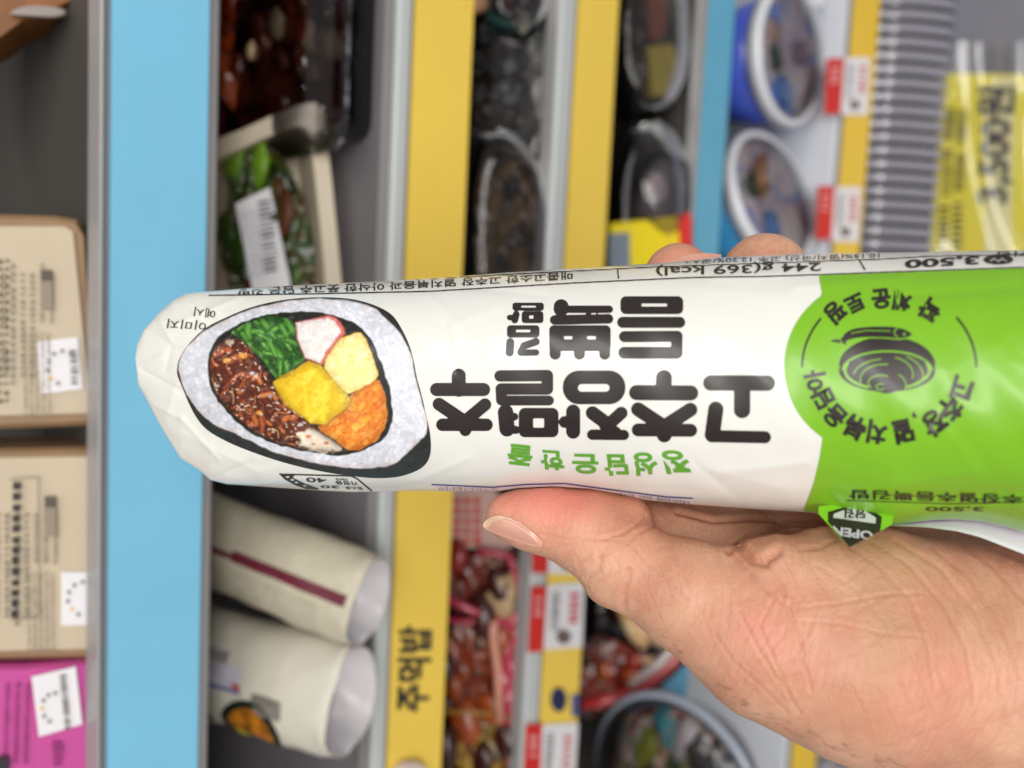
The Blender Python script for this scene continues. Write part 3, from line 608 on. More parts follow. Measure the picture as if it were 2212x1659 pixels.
def subdiv(V, Q):
    n = len(V); fcn = V[Q].mean(1); e = np.sort(np.concatenate([Q[:, [0, 1]], Q[:, [1, 2]], Q[:, [2, 3]], Q[:, [3, 0]]]), 1)
    ue, inv = np.unique(e, axis=0, return_inverse=True); inv = inv.reshape(4, -1).T; em = V[ue].mean(1)
    ef = np.zeros_like(em); ec = np.zeros(len(em)); 
    for k in range(4): np.add.at(ef, inv[:, k], fcn); np.add.at(ec, inv[:, k], 1)
    em = em*.5+ef/ec[:, None]*.5
    V2 = np.concatenate([V, em, fcn]); e0 = n; f0 = n+len(em); fi = f0+np.arange(len(Q)); R = []
    for k in range(4): R.append(np.stack([Q[:, k], e0+inv[:, k], fi, e0+inv[:, (k-1) % 4]], 1))
    return V2, np.concatenate(R)
def normals(V, Q):
    fn = np.cross(V[Q[:, 2]]-V[Q[:, 0]], V[Q[:, 3]]-V[Q[:, 1]]); N = np.zeros_like(V)
    for k in range(4): np.add.at(N, Q[:, k], fn)
    return N/(np.linalg.norm(N, axis=1)[:, None]+1e-12)
Vh, Fh = subdiv(Vh, Fh); E_ = np.concatenate([Fh[:, [0, 1]], Fh[:, [1, 2]], Fh[:, [2, 3]], Fh[:, [3, 0]]])
acc = np.zeros_like(Vh); ct = np.zeros(len(Vh)); np.add.at(acc, E_[:, 0], Vh[E_[:, 1]]); np.add.at(acc, E_[:, 1], Vh[E_[:, 0]]); np.add.at(ct, E_[:, 0], 1); np.add.at(ct, E_[:, 1], 1); Vh = Vh*.5+acc/ct[:, None]*.5
Nh = normals(Vh, Fh); 
if (Nh*(Vh-Vh.mean(0))).sum() < 0: Nh = -Nh; Fh = Fh[:, ::-1]
PX = Vh[:, 0]/Vh[:, 2]*F+1106; PY = Vh[:, 1]/Vh[:, 2]*F+829.5; front = (Nh[:, 2] < .25)
k4h = lambda P: [(987.5+.5538*x, 987.5+.5538*y) for x, y in P]
CRE = [  # folds of the skin: points, width, depth
 ([(652, 588), (650, 545), (655, 510), (665, 470), (668, 440)], 6, .00042), ([(515, 468), (548, 440), (560, 415), (556, 385)], 6, .0003), ([(470, 420), (500, 400), (520, 385)], 3.5, .0003),
 ([(560, 320), (640, 300), (700, 262), (735, 232)], 4, .00035), ([(665, 340), (700, 300), (770, 268), (790, 245)], 3.5, .0003), ([(330, 300), (430, 322), (540, 318), (640, 325)], 3.5, .0002),
 ([(1110, 360), (1150, 400), (1200, 412), (1215, 395), (1250, 370)], 9, .0008), ([(1180, 405), (1235, 440), (1270, 500), (1275, 540)], 5, .0004), ([(1060, 370), (1110, 425), (1180, 500), (1290, 580), (1330, 680), (1350, 780)], 5, .00035),
 ([(690, 345), (730, 400), (800, 470), (900, 560)], 4, .0002), ([(1310, 540), (1290, 620), (1310, 720), (1370, 860), (1385, 920)], 4, .0003), ([(1230, 560), (1180, 660), (1240, 800), (1300, 930)], 4, .00025),
 ([(1100, 600), (1180, 760), (1300, 940), (1340, 1000)], 4, .00025), ([(1330, 560), (1270, 700), (1170, 800), (1110, 880)], 4, .0002), ([(1390, 640), (1330, 760), (1250, 860)], 4, .0002),
 ([(1010, 700), (1080, 800), (1190, 900), (1290, 1000)], 4, .0002), ([(1330, 590), (1500, 570), (1640, 540), (1800, 530)], 4, .0002), ([(1320, 640), (1500, 650), (1660, 690), (1820, 700)], 4, .00015),
 ([(1500, 330), (1640, 420), (1770, 560), (1830, 700), (1860, 900)], 5, .00022), ([(1600, 320), (1760, 420), (1900, 580), (1990, 760), (2020, 960)], 5, .00025), ([(1710, 330), (1880, 430), (2020, 600), (2110, 820), (2140, 1050)], 5, .00025),
 ([(1850, 350), (2000, 470), (2120, 640), (2200, 860)], 5, .00022), ([(1400, 420), (1560, 520), (1680, 660), (1720, 820), (1760, 1020)], 5, .00018), ([(1950, 330), (2080, 420), (2212, 560)], 5, .0003),
 ([(1950, 300), (2212, 400)], 6, .0004), ([(1450, 290), (1480, 320), (1420, 350), (1340, 360)], 5, .0003), ([(860, 215), (1000, 250), (1150, 240), (1400, 270)], 5, .0006), ([(1060, 370), (1150, 300), (1300, 262), (1420, 255)], 6, .0006)]
disp = np.zeros(len(Vh)); crease = np.zeros(len(Vh))
for pts, wd, dp in CRE:
    Q = k4h(pts); d = np.full(len(Vh), 1e9)
    for a, b in zip(Q[:-1], Q[1:]): d = np.minimum(d, seg(PX, PY, a[0], a[1], b[0], b[1], 0))
    g = np.exp(-(d/wd)**2)*front; dp = dp*(1 if dp >= .0006 else .62); wd = wd*.9; disp -= dp*g; disp += dp*.35*np.exp(-((d-wd*2.4)/(wd*1.3))**2)*front; crease = np.maximum(crease, g*min(.5, dp/.0009))
n_ = fbm(PX+500, PY, 46, 71); disp += (n_-.5)*.00042*front
Vh = Vh+Nh*disp[:, None]
Wh = Vh@RM.T+CAM
# colour of the skin: redder thumb pad and knuckle folds, as it is
def gauss(cx, cy, rx, ry): return np.exp(-(((PX-cx)/rx)**2+((PY-cy)/ry)**2))
red = np.clip(.95*gauss(1170, 1085, 150, 55)+.35*gauss(1330, 1160, 90, 70)+.45*gauss(1640, 1330, 130, 110)+.35*gauss(1480, 540, 90, 30)+1.1*np.maximum(fbm(PX+900, PY+300, 110, 91)-.5, 0)+.35*gauss(1960, 1500, 120, 90)+.15*gauss(1950, 1400, 160, 90), 0, 1)
sallow_shade_mask = np.clip(.5*gauss(1800, 1150, 420, 34)+.9*np.maximum(fbm(PX+100, PY+700, 130, 47)-.52, 0)+.5*gauss(1900, 1380, 60, 200)+.6*gauss(1990, 1160, 150, 50), 0, 1)  # sallow blotches, and shade under the roll painted into the skin colour
ms = bpy.data.materials.new('skin'); ms.use_nodes = True; nt = ms.node_tree; N = nt.nodes; L = nt.links; P_ = N['Principled BSDF']
P_.inputs['Roughness'].default_value = .46; P_.inputs['Subsurface Weight'].default_value = .22; P_.inputs['Subsurface Radius'].default_value = (1, .35, .18); P_.inputs['Subsurface Scale'].default_value = .0035
P_.inputs['Specular IOR Level'].default_value = .42
def vc(n): a = N.new('ShaderNodeAttribute'); a.attribute_name = n; return a.outputs['Fac']
def mixn(fac, a, b):
    m = N.new('ShaderNodeMix'); m.data_type = 'RGBA'; (L.new(fac, m.inputs['Factor']) if not isinstance(fac, float) else setattr(m.inputs['Factor'], 'default_value', fac))
    for s_, v in ((m.inputs['A'], a), (m.inputs['B'], b)):
        if isinstance(v, tuple): s_.default_value = (*lin(v), 1)
        else: L.new(v, s_)
    return m.outputs['Result']
tc = N.new('ShaderNodeTexCoord'); mp = N.new('ShaderNodeMapping'); L.new(tc.outputs['Object'], mp.inputs['Vector'])
n1_ = N.new('ShaderNodeTexNoise'); n1_.inputs['Scale'].default_value = 90; n1_.inputs['Detail'].default_value = 5; L.new(mp.outputs[0], n1_.inputs['Vector'])
n2_ = N.new('ShaderNodeTexNoise'); n2_.inputs['Scale'].default_value = 1400; n2_.inputs['Detail'].default_value = 3; L.new(mp.outputs[0], n2_.inputs['Vector'])
rp = N.new('ShaderNodeValToRGB'); L.new(n1_.outputs['Fac'], rp.inputs['Fac']); rp.color_ramp.elements[0].position = .36; rp.color_ramp.elements[1].position = .66
rp.color_ramp.elements[0].color = (*lin((200, 146, 119)), 1); rp.color_ramp.elements[1].color = (*lin((219, 171, 143)), 1)
c_ = mixn(vc('red'), rp.outputs['Color'], (222, 140, 122)); c_ = mixn(vc('sallow_shade'), c_, (184, 142, 106)); 
cm = N.new('ShaderNodeMath'); cm.operation = 'MULTIPLY'; cm.inputs[1].default_value = .55; L.new(vc('crease'), cm.inputs[0]); c_ = mixn(cm.outputs[0], c_, (186, 108, 84))
L.new(c_, P_.inputs['Base Color'])
def vor(scale, rot, st_):
    m = N.new('ShaderNodeMapping'); m.inputs['Rotation'].default_value = rot; m.inputs['Scale'].default_value = st_; L.new(tc.outputs['Object'], m.inputs['Vector'])
    v = N.new('ShaderNodeTexVoronoi'); v.feature = 'DISTANCE_TO_EDGE'; v.inputs['Scale'].default_value = scale; 
    ns = N.new('ShaderNodeTexNoise'); ns.inputs['Scale'].default_value = 300; L.new(m.outputs[0], ns.inputs['Vector'])
    ad = N.new('ShaderNodeMix'); ad.data_type = 'RGBA'; ad.inputs['Factor'].default_value = .0012; ad.blend_type = 'ADD'; L.new(m.outputs[0], ad.inputs['A']); L.new(ns.outputs['Color'], ad.inputs['B'])
    L.new(ad.outputs['Result'], v.inputs['Vector']); r_ = N.new('ShaderNodeMapRange'); r_.inputs['From Max'].default_value = .16; L.new(v.outputs['Distance'], r_.inputs['Value']); return r_.outputs[0]
Rl = Matrix(RM.tolist()).to_3x3()
e1 = (Rl @ Matrix.Rotation(math.radians(33), 3, 'Z')).inverted().to_euler(); e2 = (Rl @ Matrix.Rotation(math.radians(-20), 3, 'Z')).inverted().to_euler()
def lines(rot, period, dist, width, seed):
    '''a family of roughly parallel skin lines, broken up by noise'''
    m = N.new('ShaderNodeMapping'); m.inputs['Rotation'].default_value = rot; m.inputs['Location'].default_value = (seed, 0, 0); L.new(tc.outputs['Object'], m.inputs['Vector'])
    wv = N.new('ShaderNodeTexWave'); wv.inputs['Scale'].default_value = 6.2832/20/period; wv.inputs['Distortion'].default_value = dist; wv.inputs['Detail'].default_value = 3; wv.inputs['Detail Scale'].default_value = .55; wv.inputs['Detail Roughness'].default_value = .6
    L.new(m.outputs[0], wv.inputs['Vector']); r_ = N.new('ShaderNodeMapRange'); r_.inputs['From Max'].default_value = width; L.new(wv.outputs['Fac'], r_.inputs['Value'])
    ns = N.new('ShaderNodeTexNoise'); ns.inputs['Scale'].default_value = 110; ns.inputs['Detail'].default_value = 3; L.new(m.outputs[0], ns.inputs['Vector'])
    k = N.new('ShaderNodeMapRange'); k.inputs['From Min'].default_value = .42; k.inputs['From Max'].default_value = .60; L.new(ns.outputs['Fac'], k.inputs['Value'])
    o1 = N.new('ShaderNodeMath'); o1.operation = 'SUBTRACT'; o1.inputs[0].default_value = 1; L.new(r_.outputs[0], o1.inputs[1])
    o2 = N.new('ShaderNodeMath'); o2.operation = 'MULTIPLY'; L.new(o1.outputs[0], o2.inputs[0]); L.new(k.outputs[0], o2.inputs[1]); return o2.outputs[0]
def ang(a): return (Rl @ Matrix.Rotation(math.radians(a), 3, 'Z')).inverted().to_euler()
def addn(a, b):
    m = N.new('ShaderNodeMath'); m.operation = 'MAXIMUM'; L.new(a, m.inputs[0]); L.new(b, m.inputs[1]); return m.outputs[0]
fam = addn(addn(lines(ang(28), .0030, 2.2, .16, 0), lines(ang(-22), .0040, 2.6, .14, .3)), addn(lines(ang(62), .0048, 3, .13, .7), lines(ang(12), .0016, 2, .25, 1.1)))
fs = N.new('ShaderNodeMath'); fs.operation = 'MULTIPLY'; fs.inputs[1].default_value = .20; L.new(fam, fs.inputs[0]); c_ = mixn(fs.outputs[0], c_, (196, 118, 92)); L.new(c_, P_.inputs['Base Color'])
b0 = N.new('ShaderNodeBump'); b0.invert = True; b0.inputs['Strength'].default_value = .16; b0.inputs['Distance'].default_value = .00045; L.new(fam, b0.inputs['Height'])
b1 = N.new('ShaderNodeBump'); b1.inputs['Strength'].default_value = .14; b1.inputs['Distance'].default_value = .0003; L.new(vor(620, e1, (1.0, .5, .8)), b1.inputs['Height']); L.new(b0.outputs[0], b1.inputs['Normal'])
b2 = N.new('ShaderNodeBump'); b2.inputs['Strength'].default_value = .18; b2.inputs['Distance'].default_value = .00022; L.new(vor(1100, e2, (.6, 1.0, .8)), b2.inputs['Height']); L.new(b1.outputs[0], b2.inputs['Normal'])
b3 = N.new('ShaderNodeBump'); b3.inputs['Strength'].default_value = .25; b3.inputs['Distance'].default_value = .0002; L.new(n2_.outputs['Fac'], b3.inputs['Height']); L.new(b2.outputs[0], b3.inputs['Normal'])
L.new(b3.outputs[0], P_.inputs['Normal'])
hand = obj('person', Wh, Fh, ms, None, smooth=True, loc=W(1700, 1350, .18), tag=('bare hand gripping the wrapped rice roll, thumb on its side, two fingertips behind', 'person'))
for nm, arr in (('red', red), ('sallow_shade', sallow_shade_mask), ('crease', crease)):
    a_ = hand.data.attributes.new(nm, 'FLOAT', 'POINT'); a_.data.foreach_set('value', arr.astype(np.float32))
def hand_depth(X, Y):
    X = np.asarray(X, float); Y = np.asarray(Y, float); d = np.stack([(X-1106)/F, (Y-829.5)/F, np.ones_like(X)], -1); z = np.full(X.shape, .150)
    hit = np.zeros(X.shape, bool)
    for _ in range(60):
        s_ = hand_sdf(d*z[..., None]); hit = s_ < .0002; z = np.where(hit | (z > .24), z, z+np.maximum(s_, .0002)*.8)
    return np.where(z < .235, z, np.nan)
# thumbnail: a curved plate wrapped on the outer side of the thumb tip
NAIL = chaikin([(1040, 1138), (1050, 1122), (1070, 1113), (1092, 1114), (1122, 1128), (1150, 1148), (1176, 1174), (1168, 1184), (1140, 1178), (1100, 1164), (1062, 1150)], 2)
nm_ = mat('nail', (214, 158, 138), .3, noise=.05, scale=300, sss=.1, coat=.5)
def nailpatch(name, P, m, c0, lift, step=3.2, clipd=None):
    X, Y = grid(P[:, 0].min()-4, P[:, 0].max()+4, P[:, 1].min()-4, P[:, 1].max()+4, step); D = poly(X, Y, P)
    if clipd is not None: D = np.maximum(D, clipd(X, Y))
    V2, Fc = march(D, X, Y); c0 = np.array(c0, float); Z = np.full(len(V2), np.nan); Q = V2.copy()
    for k in range(12):
        bad = np.isnan(Z)
        if not bad.any(): break
        Z[bad] = hand_depth(Q[bad, 0], Q[bad, 1]); Q[bad] = Q[bad]*.85+c0*.15
    Z = np.where(np.isnan(Z), np.nanmedian(Z), Z); dd = -poly(V2[:, 0], V2[:, 1], P)
    for _ in range(3): # level the plate
        Z = np.array([Z[(abs(V2[:, 0]-a) < 9) & (abs(V2[:, 1]-b) < 9)].mean() for a, b in V2])
    return obj(name, W(V2[:, 0], V2[:, 1], Z-lift*(.35+.65*smoothstep(0, 12, dd))), Fc, m, hand, smooth=True)
nail = nailpatch('thumbnail', NAIL, nm_, (1110, 1120), .0008)
nailpatch('thumbnail_tip', NAIL, mat('nail_tip', (222, 186, 154), .3, coat=.3), (1110, 1120), .00095, clipd=lambda X, Y: poly(X, Y, [(1030, 1110), (1120, 1105), (1110, 1122), (1086, 1121), (1064, 1129), (1052, 1148), (1036, 1150)]))
# nail of the index finger
nc = []
for t in np.linspace(-1, 1, 9):
    for s_ in np.linspace(0, 1, 5): nc.append(M3(1512+46*t, 547+6*t*t+s_*16-3*t, .1838+.001*abs(t)-.0006*s_))
obj('fingernail', np.array(nc)@RM.T+CAM, [(i*5+j, i*5+j+1, (i+1)*5+j+1, (i+1)*5+j) for i in range(8) for j in range(4)], nm_, hand, smooth=True)
# fine hairs on the outer edge of the wrist
hv = []; rg = np.random.RandomState(3)
for i in range(60):
    t = rg.rand(); X0 = 1400+560*t**.8; Y0 = np.interp(X0, [1314, 1464, 1519, 1635, 1818, 1960], [1309, 1403, 1464, 1550, 1624, 1672])+2-rg.rand()**2*26
    z0 = float(hand_depth(np.array([X0]), np.array([Y0]))[0])
    if not z0 > 0: continue
    a = math.radians(8+rg.rand()*34); L_ = 18+rg.rand()*26; pts = []
    for k in range(5): u = k/4; pts.append(W(X0+math.cos(a)*L_*u, Y0+math.sin(a)*L_*u*(1-.35*u), z0-.0002-.0006*math.sin(u*2.6)))
    hv.append(tube(pts, [.00004, .000035, .00003, .00002, .000008], 4))
hh = obj('arm_hair', *join(hv), mat('hair', (128, 90, 66), .5), hand); hh['kind'] = 'stuff'

# ================================================================== THE CHILLER BEHIND
class Plane:
    """a flat plane of the shop; px() finds where a line of sight meets it"""
    def __init__(s, o, n):
        s.o = np.array(o, float); s.n = np.array(n, float); s.n /= np.linalg.norm(s.n)
        if s.n @ (CAM-s.o) < 0: s.n = -s.n
    def at(s, P, lift=0.0):
        P = np.asarray(P, float).reshape(-1, 2); d = np.stack([P[:, 0]-1106, P[:, 1]-829.5, np.full(len(P), F)], 1) @ RM.T
        t = ((s.o+s.n*lift-CAM) @ s.n)/(d @ s.n); return CAM+d*t[:, None]
def vert(y, z, back=0): t = math.radians(back); return Plane((0, y, z), (0, -math.cos(t), math.sin(t)))
def flat(z): return Plane((0, 0, z), (0, 0, 1))
def plate(name, P, pl, m, parent=None, thick=.001, lift=0.0, soft=0, **kw):
    P = chaikin(P, soft) if soft else np.asarray(P, float); n = len(P); A = pl.at(P, lift); c = A.mean(0); b = min(thick*.3, .002)
    R = [A+(c-A)*min(b/(np.linalg.norm(A-c, axis=1).mean()+1e-9), .3), A-pl.n*b, A-pl.n*thick]
    v, f = loft([[tuple(p) for p in r] for r in R]); return obj(name, v, f, m, parent, **kw)
def q4(x0, x1, y0, y1, sl=0.0): 
    """an upright rectangle of the photograph following the slope of the shelves"""
    return [(x0-sl*y0, y0), (x1-sl*y0, y0), (x1-sl*y1, y1), (x0-sl*y1, y1)]
def ptext(name, s, p0, p1, up, pl, m, parent, bold=.02, lift=.0012):
    P, f = tmap(s, p0, p1, up, bold); return obj(name, pl.at(P, lift), f, m, parent)
def bars(name, P0, P1, wid, pl, m, parent, n, fill=.55, lift=.0012, seed=1, vary=.5):
    """rows of printed strokes too small to read, between two points"""
    r = np.random.RandomState(seed); P0 = np.array(P0, float); P1 = np.array(P1, float); d = (P1-P0)/n; w_ = np.array(wid, float); V = []; f = []
    for i in range(n):
        k = fill*(1-vary*r.rand()); a = P0+d*i; b = a+d*k; e = 1-vary*.4*r.rand(); i0 = len(V); V += [a, b, b+w_*e, a+w_*e]; f.append((i0, i0+1, i0+2, i0+3))
    return obj(name, pl.at(V, lift), f, m, parent)
def chunk(name, px, py, pl, r, m, parent, seed, sq=(1, 1, 1), lift=0):
    c = pl.at([(px, py)], lift)[0]; v, f = lump(c, r, np.random.RandomState(seed), sq, .2); return obj(name, v, f, m, parent, smooth=True)
def foodmat(name, stops, scale=60, rough=.3, bump=.8):
    m = mat(name, stops[0][1], rough, noise=.2, scale=scale, bump=bump, bscale=scale*1.6, coat=.4); nt = m.node_tree
    r = [n for n in nt.nodes if n.type == 'VALTORGB'][0].color_ramp; nz = [n for n in nt.nodes if n.type == 'TEX_NOISE'][0]; nz.inputs['Distortion'].default_value = 1.2; nz.inputs['Detail'].default_value = 3
    while len(r.elements) > 1: r.elements.remove(r.elements[0])
    r.elements[0].position = stops[0][0]; r.elements[0].color = (*lin(stops[0][1]), 1)
    for p, c in stops[1:]: e = r.elements.new(p); e.color = (*lin(c), 1)
    return m
def bed(name, outline, pl, m, parent, lift=.0, amp=.006, seed=0, freq=26):
    P = chaikin(outline, 1); st_ = max(5, np.ptp(P[:, 0])/40); X, Y = grid(P[:, 0].min(), P[:, 0].max(), P[:, 1].min(), P[:, 1].max(), st_); V2, Fc = march(poly(X, Y, P), X, Y)
    h = lift+amp*(fbm(V2[:, 0]+seed*91, V2[:, 1]+seed*37, freq, seed+3)-.4)*2; return obj(name, pl.at(V2, 0)+pl.n*h[:, None], Fc, m, parent, smooth=True)
M_RED = foodmat('food_red_sauce', [(.30, (38, 12, 8)), (.45, (96, 26, 12)), (.54, (120, 40, 20)), (.60, (44, 14, 10)), (.68, (196, 160, 124))], 46)
M_FRY = foodmat('food_orange_fry', [(.30, (30, 12, 8)), (.43, (110, 40, 16)), (.52, (140, 58, 24)), (.60, (52, 20, 12)), (.72, (180, 130, 84))], 42)
M_YEL = foodmat('food_yellow_mix', [(.30, (30, 16, 8)), (.44, (80, 44, 12)), (.53, (190, 150, 50)), (.60, (60, 34, 14)), (.72, (214, 190, 110))], 42)
M_STEW = foodmat('food_stew', [(.32, (44, 14, 10)), (.44, (104, 36, 14)), (.53, (176, 74, 24)), (.62, (84, 28, 12)), (.75, (150, 60, 22))], 38)
M_DARK = foodmat('food_dark', [(.34, (16, 10, 8)), (.48, (34, 20, 12)), (.56, (62, 40, 22)), (.64, (30, 20, 14)), (.8, (20, 14, 12))], 50)
M_RICE = foodmat('food_rice_brown', [(.30, (26, 18, 10)), (.45, (60, 40, 18)), (.54, (124, 92, 44)), (.64, (76, 52, 26)), (.8, (40, 28, 18))], 60)
M_SALAD = foodmat('food_salad', [(.28, (40, 44, 34)), (.40, (150, 60, 40)), (.46, (206, 190, 180)), (.52, (120, 130, 60)), (.58, (200, 186, 190)), (.66, (60, 60, 66)), (.76, (220, 150, 80))], 48)
M_LEAF = foodmat('food_leaf', [(.30, (20, 26, 10)), (.46, (50, 78, 20)), (.54, (86, 58, 26)), (.60, (36, 54, 18)), (.74, (100, 140, 40))], 60)
zt = lambda px, y=0.0: hity(px, 829, y)[2]
grey_metal = mat('rail_grey', (152, 150, 150), .32, noise=.05, scale=30, spec=.5)
rail_light = mat('rail_light', (196, 202, 202), .35)
blue = mat('insert_blue', (134, 208, 242), .42, noise=.06, scale=14, bump=.05, bscale=40)
blue2 = mat('insert_teal_blue', (104, 184, 218), .42, noise=.04, scale=14)
yel = mat('insert_yellow', (252, 216, 90), .42, noise=.04, scale=14)
yel2 = mat('insert_ochre', (240, 200, 66), .42, noise=.04, scale=14)
board = mat('shelf_grey', (128, 124, 128), .4, noise=.08, scale=20)
boardd = mat('shelf_mat_dark', (74, 70, 66), .6, noise=.2, scale=12, bump=.2, bscale=90)
boardw = mat('shelf_white', (214, 218, 226), .38)
paper = mat('paper_white', (236, 234, 238), .5); red = mat('tag_red', (214, 44, 38), .45); dark = mat('print_dark', (44, 40, 44), .5); grey = mat('print_grey', (120, 116, 112), .55)
soil = mat('case_dark', (52, 50, 50), .6, noise=.2, scale=10)
X0, X1 = -.75, .75
fl = obj('floor', *box(-2, 2, -2.5, 1, -.02, 0), mat('floor_grey', (120, 118, 116), .4, noise=.1, scale=5)); fl['kind'] = 'structure'
bk = obj('back_wall', *box(X0-.02, X1+.02, .42, .45, .02, 1.75), soil); bk['kind'] = 'structure'
ce = obj('ceiling', *box(-3, 3, -4, 1, 3.0, 3.03), mat('ceiling_white', (225, 225, 222), .7)); ce['kind'] = 'structure'
def shelf(label, ztop, zb, i0, i1, bm, im, lipm, y0=0.0, lip=None, deep=.40):
    r = empty('shelf', (0, y0, ztop-.012), label, 'shelf', 'shelves of the chiller')
    obj('shelf_board', *box(X0, X1, y0+.012, deep, ztop-.016, ztop-.005, .002), bm, r)
    obj('price_rail', *box(X0, X1, y0+.0015, y0+.012, zb, ztop, .0012), grey_metal, r)
    if lip: obj('rail_lip', *box(X0, X1, y0-.001, y0+.004, lip[1], lip[0], .0008), lipm, r)
    obj('rail_insert', *box(X0, X1, y0-.0008, y0+.0008, i1, i0), im, r); return r
s1 = shelf('topmost shelf, its rail filled with one long light blue strip', zt(213), zt(468), zt(236), zt(438), boardd, blue, grey_metal, lip=(zt(212), zt(222)))
s2 = shelf('second shelf from the top, with the wide yellow strip lettered in black', zt(832), zt(994), zt(867), zt(986), board, yel, rail_light, lip=(zt(832), zt(858)))
s3 = shelf('third shelf from the top, its yellow strip partly covered by price tags', zt(1170), zt(1294), zt(1206), zt(1287), boardd, yel, rail_light, lip=(zt(1170), zt(1198)))
s4 = shelf('fourth shelf from the top, with the narrow teal blue strip', zt(1474), zt(1532), zt(1478), zt(1529), boardd, blue2, rail_light)
Z1, Z2, Z3, Z4 = zt(213)-.005, zt(832)-.005, zt(1170)-.005, zt(1474)-.005
y5 = -.04; Z5 = zt(1770, y5); 
r5 = empty('shelf', (0, y5, Z5-.01), 'lowest shelf, white, with a slanted ochre yellow strip above the ribbed grille', 'shelf', 'shelves of the chiller')
obj('shelf_board', *box(X0, X1, y5+.004, .40, Z5-.02, Z5-.001, .002), boardw, r5)
# slanted rail: a line through two sight lines
pa = hity(1774, 829, y5); dirb = ray(1831, 829); e_ = CAM+dirb*((y5-.012-CAM[1])/dirb[1])
def slant(x0, x1, p, q_, th, up=0.0):
    d = np.array([0, q_[1]-p[1], q_[2]-p[2]]); nn = np.array([0, -d[2], d[1]]); nn /= np.linalg.norm(nn); nn = nn if nn @ (CAM-p) > 0 else -nn
    a = [np.array([x, *(p[1:])])+nn*up for x in (x0, x1)]; b = [np.array([x, *(q_[1:])])+nn*up for x in (x0, x1)]
    return [a[0], a[1], b[1], b[0]]+[v-nn*th for v in (a[0], a[1], b[1], b[0])], [(0, 1, 2, 3), (7, 6, 5, 4), (0, 4, 5, 1), (1, 5, 6, 2), (2, 6, 7, 3), (3, 7, 4, 0)]
obj('price_rail', *slant(X0, X1, pa-np.array([0, 0, .001]), e_, .004), grey_metal, r5)
obj('rail_insert', *slant(X0, X1, pa*.98+e_*.02, e_*.98+pa*.02, .0008, .001), yel2, r5)
n5 = np.array([0, -(e_[2]-pa[2]), e_[1]-pa[1]]); PL5 = Plane(pa, n5); PL3 = vert(0, 0); PL2 = vert(0, 0)
txt = ptext('rail_lettering', '주먹밥', (917, 1538), (927, 1352), (-56, 0), PL2, dark, s2, .035, .0012)
# ribbed grille
grl = empty('air_grille', (0, e_[1]-.05, e_[2]-.06), 'black glossy ribbed air grille along the foot of the chiller', 'grille')
rib = mat('grille_black', (146, 144, 156), .12, spec=.7, coat=.5)
prof = []
g0 = np.array([e_[1], e_[2]-.004])
dre = ray(1984, 829); ye = g0[0]-.052; ze = (CAM+dre*((ye-CAM[1])/dre[1]))[2]
for t in np.linspace(0, 1, 12): prof.append((g0[0]+(ye-g0[0])*t, g0[1]+(ze-g0[1])*t**1.5))
obj('grille_back', *box(X0, X1, g0[0]-.045, g0[0]+.05, ze-.04, ze-.02), mat('grille_gap', (14, 14, 14), .7), grl)
pitch = .0128; V = []; hwid = pitch*.31
rings = []
for (y_, z_) in prof:
    rings.append([(-hwid, y_, z_-.02), (-hwid, y_, z_), (-hwid*.5, y_, z_+.0008), (hwid*.5, y_, z_+.0008), (hwid, y_, z_), (hwid, y_, z_-.02)])
slat0 = None; nsl = int(1.3/pitch)
for i in range(nsl):
    x_ = -.65+i*pitch
    if slat0 is None:
        v, f = loft(rings); slat0 = obj('slat', np.array(v)+np.array([x_, 0, 0]), f, rib, grl)
    else:
        o = slat0.copy(); C.objects.link(o); o.parent = grl; o.location = (slat0.location[0]+i*pitch, slat0.location[1], slat0.location[2])
zp = prof[-1][1]-.012; yp = prof[-1][0]
bp = obj('chiller_kickplate', *box(X0, X1, -.9, yp+.004, zp-.03, zp-.002, .002), mat('kick_grey', (128, 128, 140), .38, noise=.08, scale=16), tag=('grey sheet metal ledge under the grille, holding the price sign', 'ledge'))
# ---- price sign in its sleeve
PK = flat(zp); sg = empty('price_sign', PK.at([(2100, 400)])[0], 'yellow 3,500 won price sign in a crinkled clear sleeve', 'sign')
plate('sign_card', [(2034, 158), (2230, 160), (2212, 760), (1990, 760)], PK, mat('sign_yellow', (250, 236, 70), .5, noise=.05), sg, .001, .004)
plate('sign_panel', [(2140, 165), (2195, 165), (2178, 760), (2120, 760)], PK, mat('sign_pale', (246, 240, 180), .5), sg, .0006, .005)
ptext('sign_lettering', '3,500원', (2172, 440), (2186, 186), (-64, 0), PK, mat('sign_ink', (62, 62, 74), .5), sg, .03, .0062)
for k, (a, b, xx) in enumerate(((560, 440, 2026), (420, 320, 2034), (300, 230, 2040), (560, 430, 2056), (410, 330, 2062), (310, 235, 2066))): bars('sign_small_print', (xx, a), (xx+4, b), (22, 0), PK, dark, sg, 9, .6, .0062, k+3)
sl_ = grid(0, 1, 0, 1, .02)[0].shape[0]
U, Vv = np.meshgrid(np.linspace(0, 1, 70), np.linspace(0, 1, 40)); PP = np.stack([1998+U*250-Vv*0, 92+Vv*690], -1).reshape(-1, 2); PP[:, 0] -= (PP[:, 1]-92)*.07
bs = PK.at(PP, .009); hgt = .005*np.sin(U*7+1.8*np.sin(Vv*4))*np.sin(Vv*9+1.4*np.sin(U*5)); bs = bs+PK.n*(hgt.reshape(-1, 1))
ff = [(i*70+j, i*70+j+1, (i+1)*70+j+1, (i+1)*70+j) for i in range(39) for j in range(69)]
obj('clear_sleeve', bs, ff, clear('sleeve_clear', (242, 242, 242), .18, .14, .15, 30), sg, smooth=True)
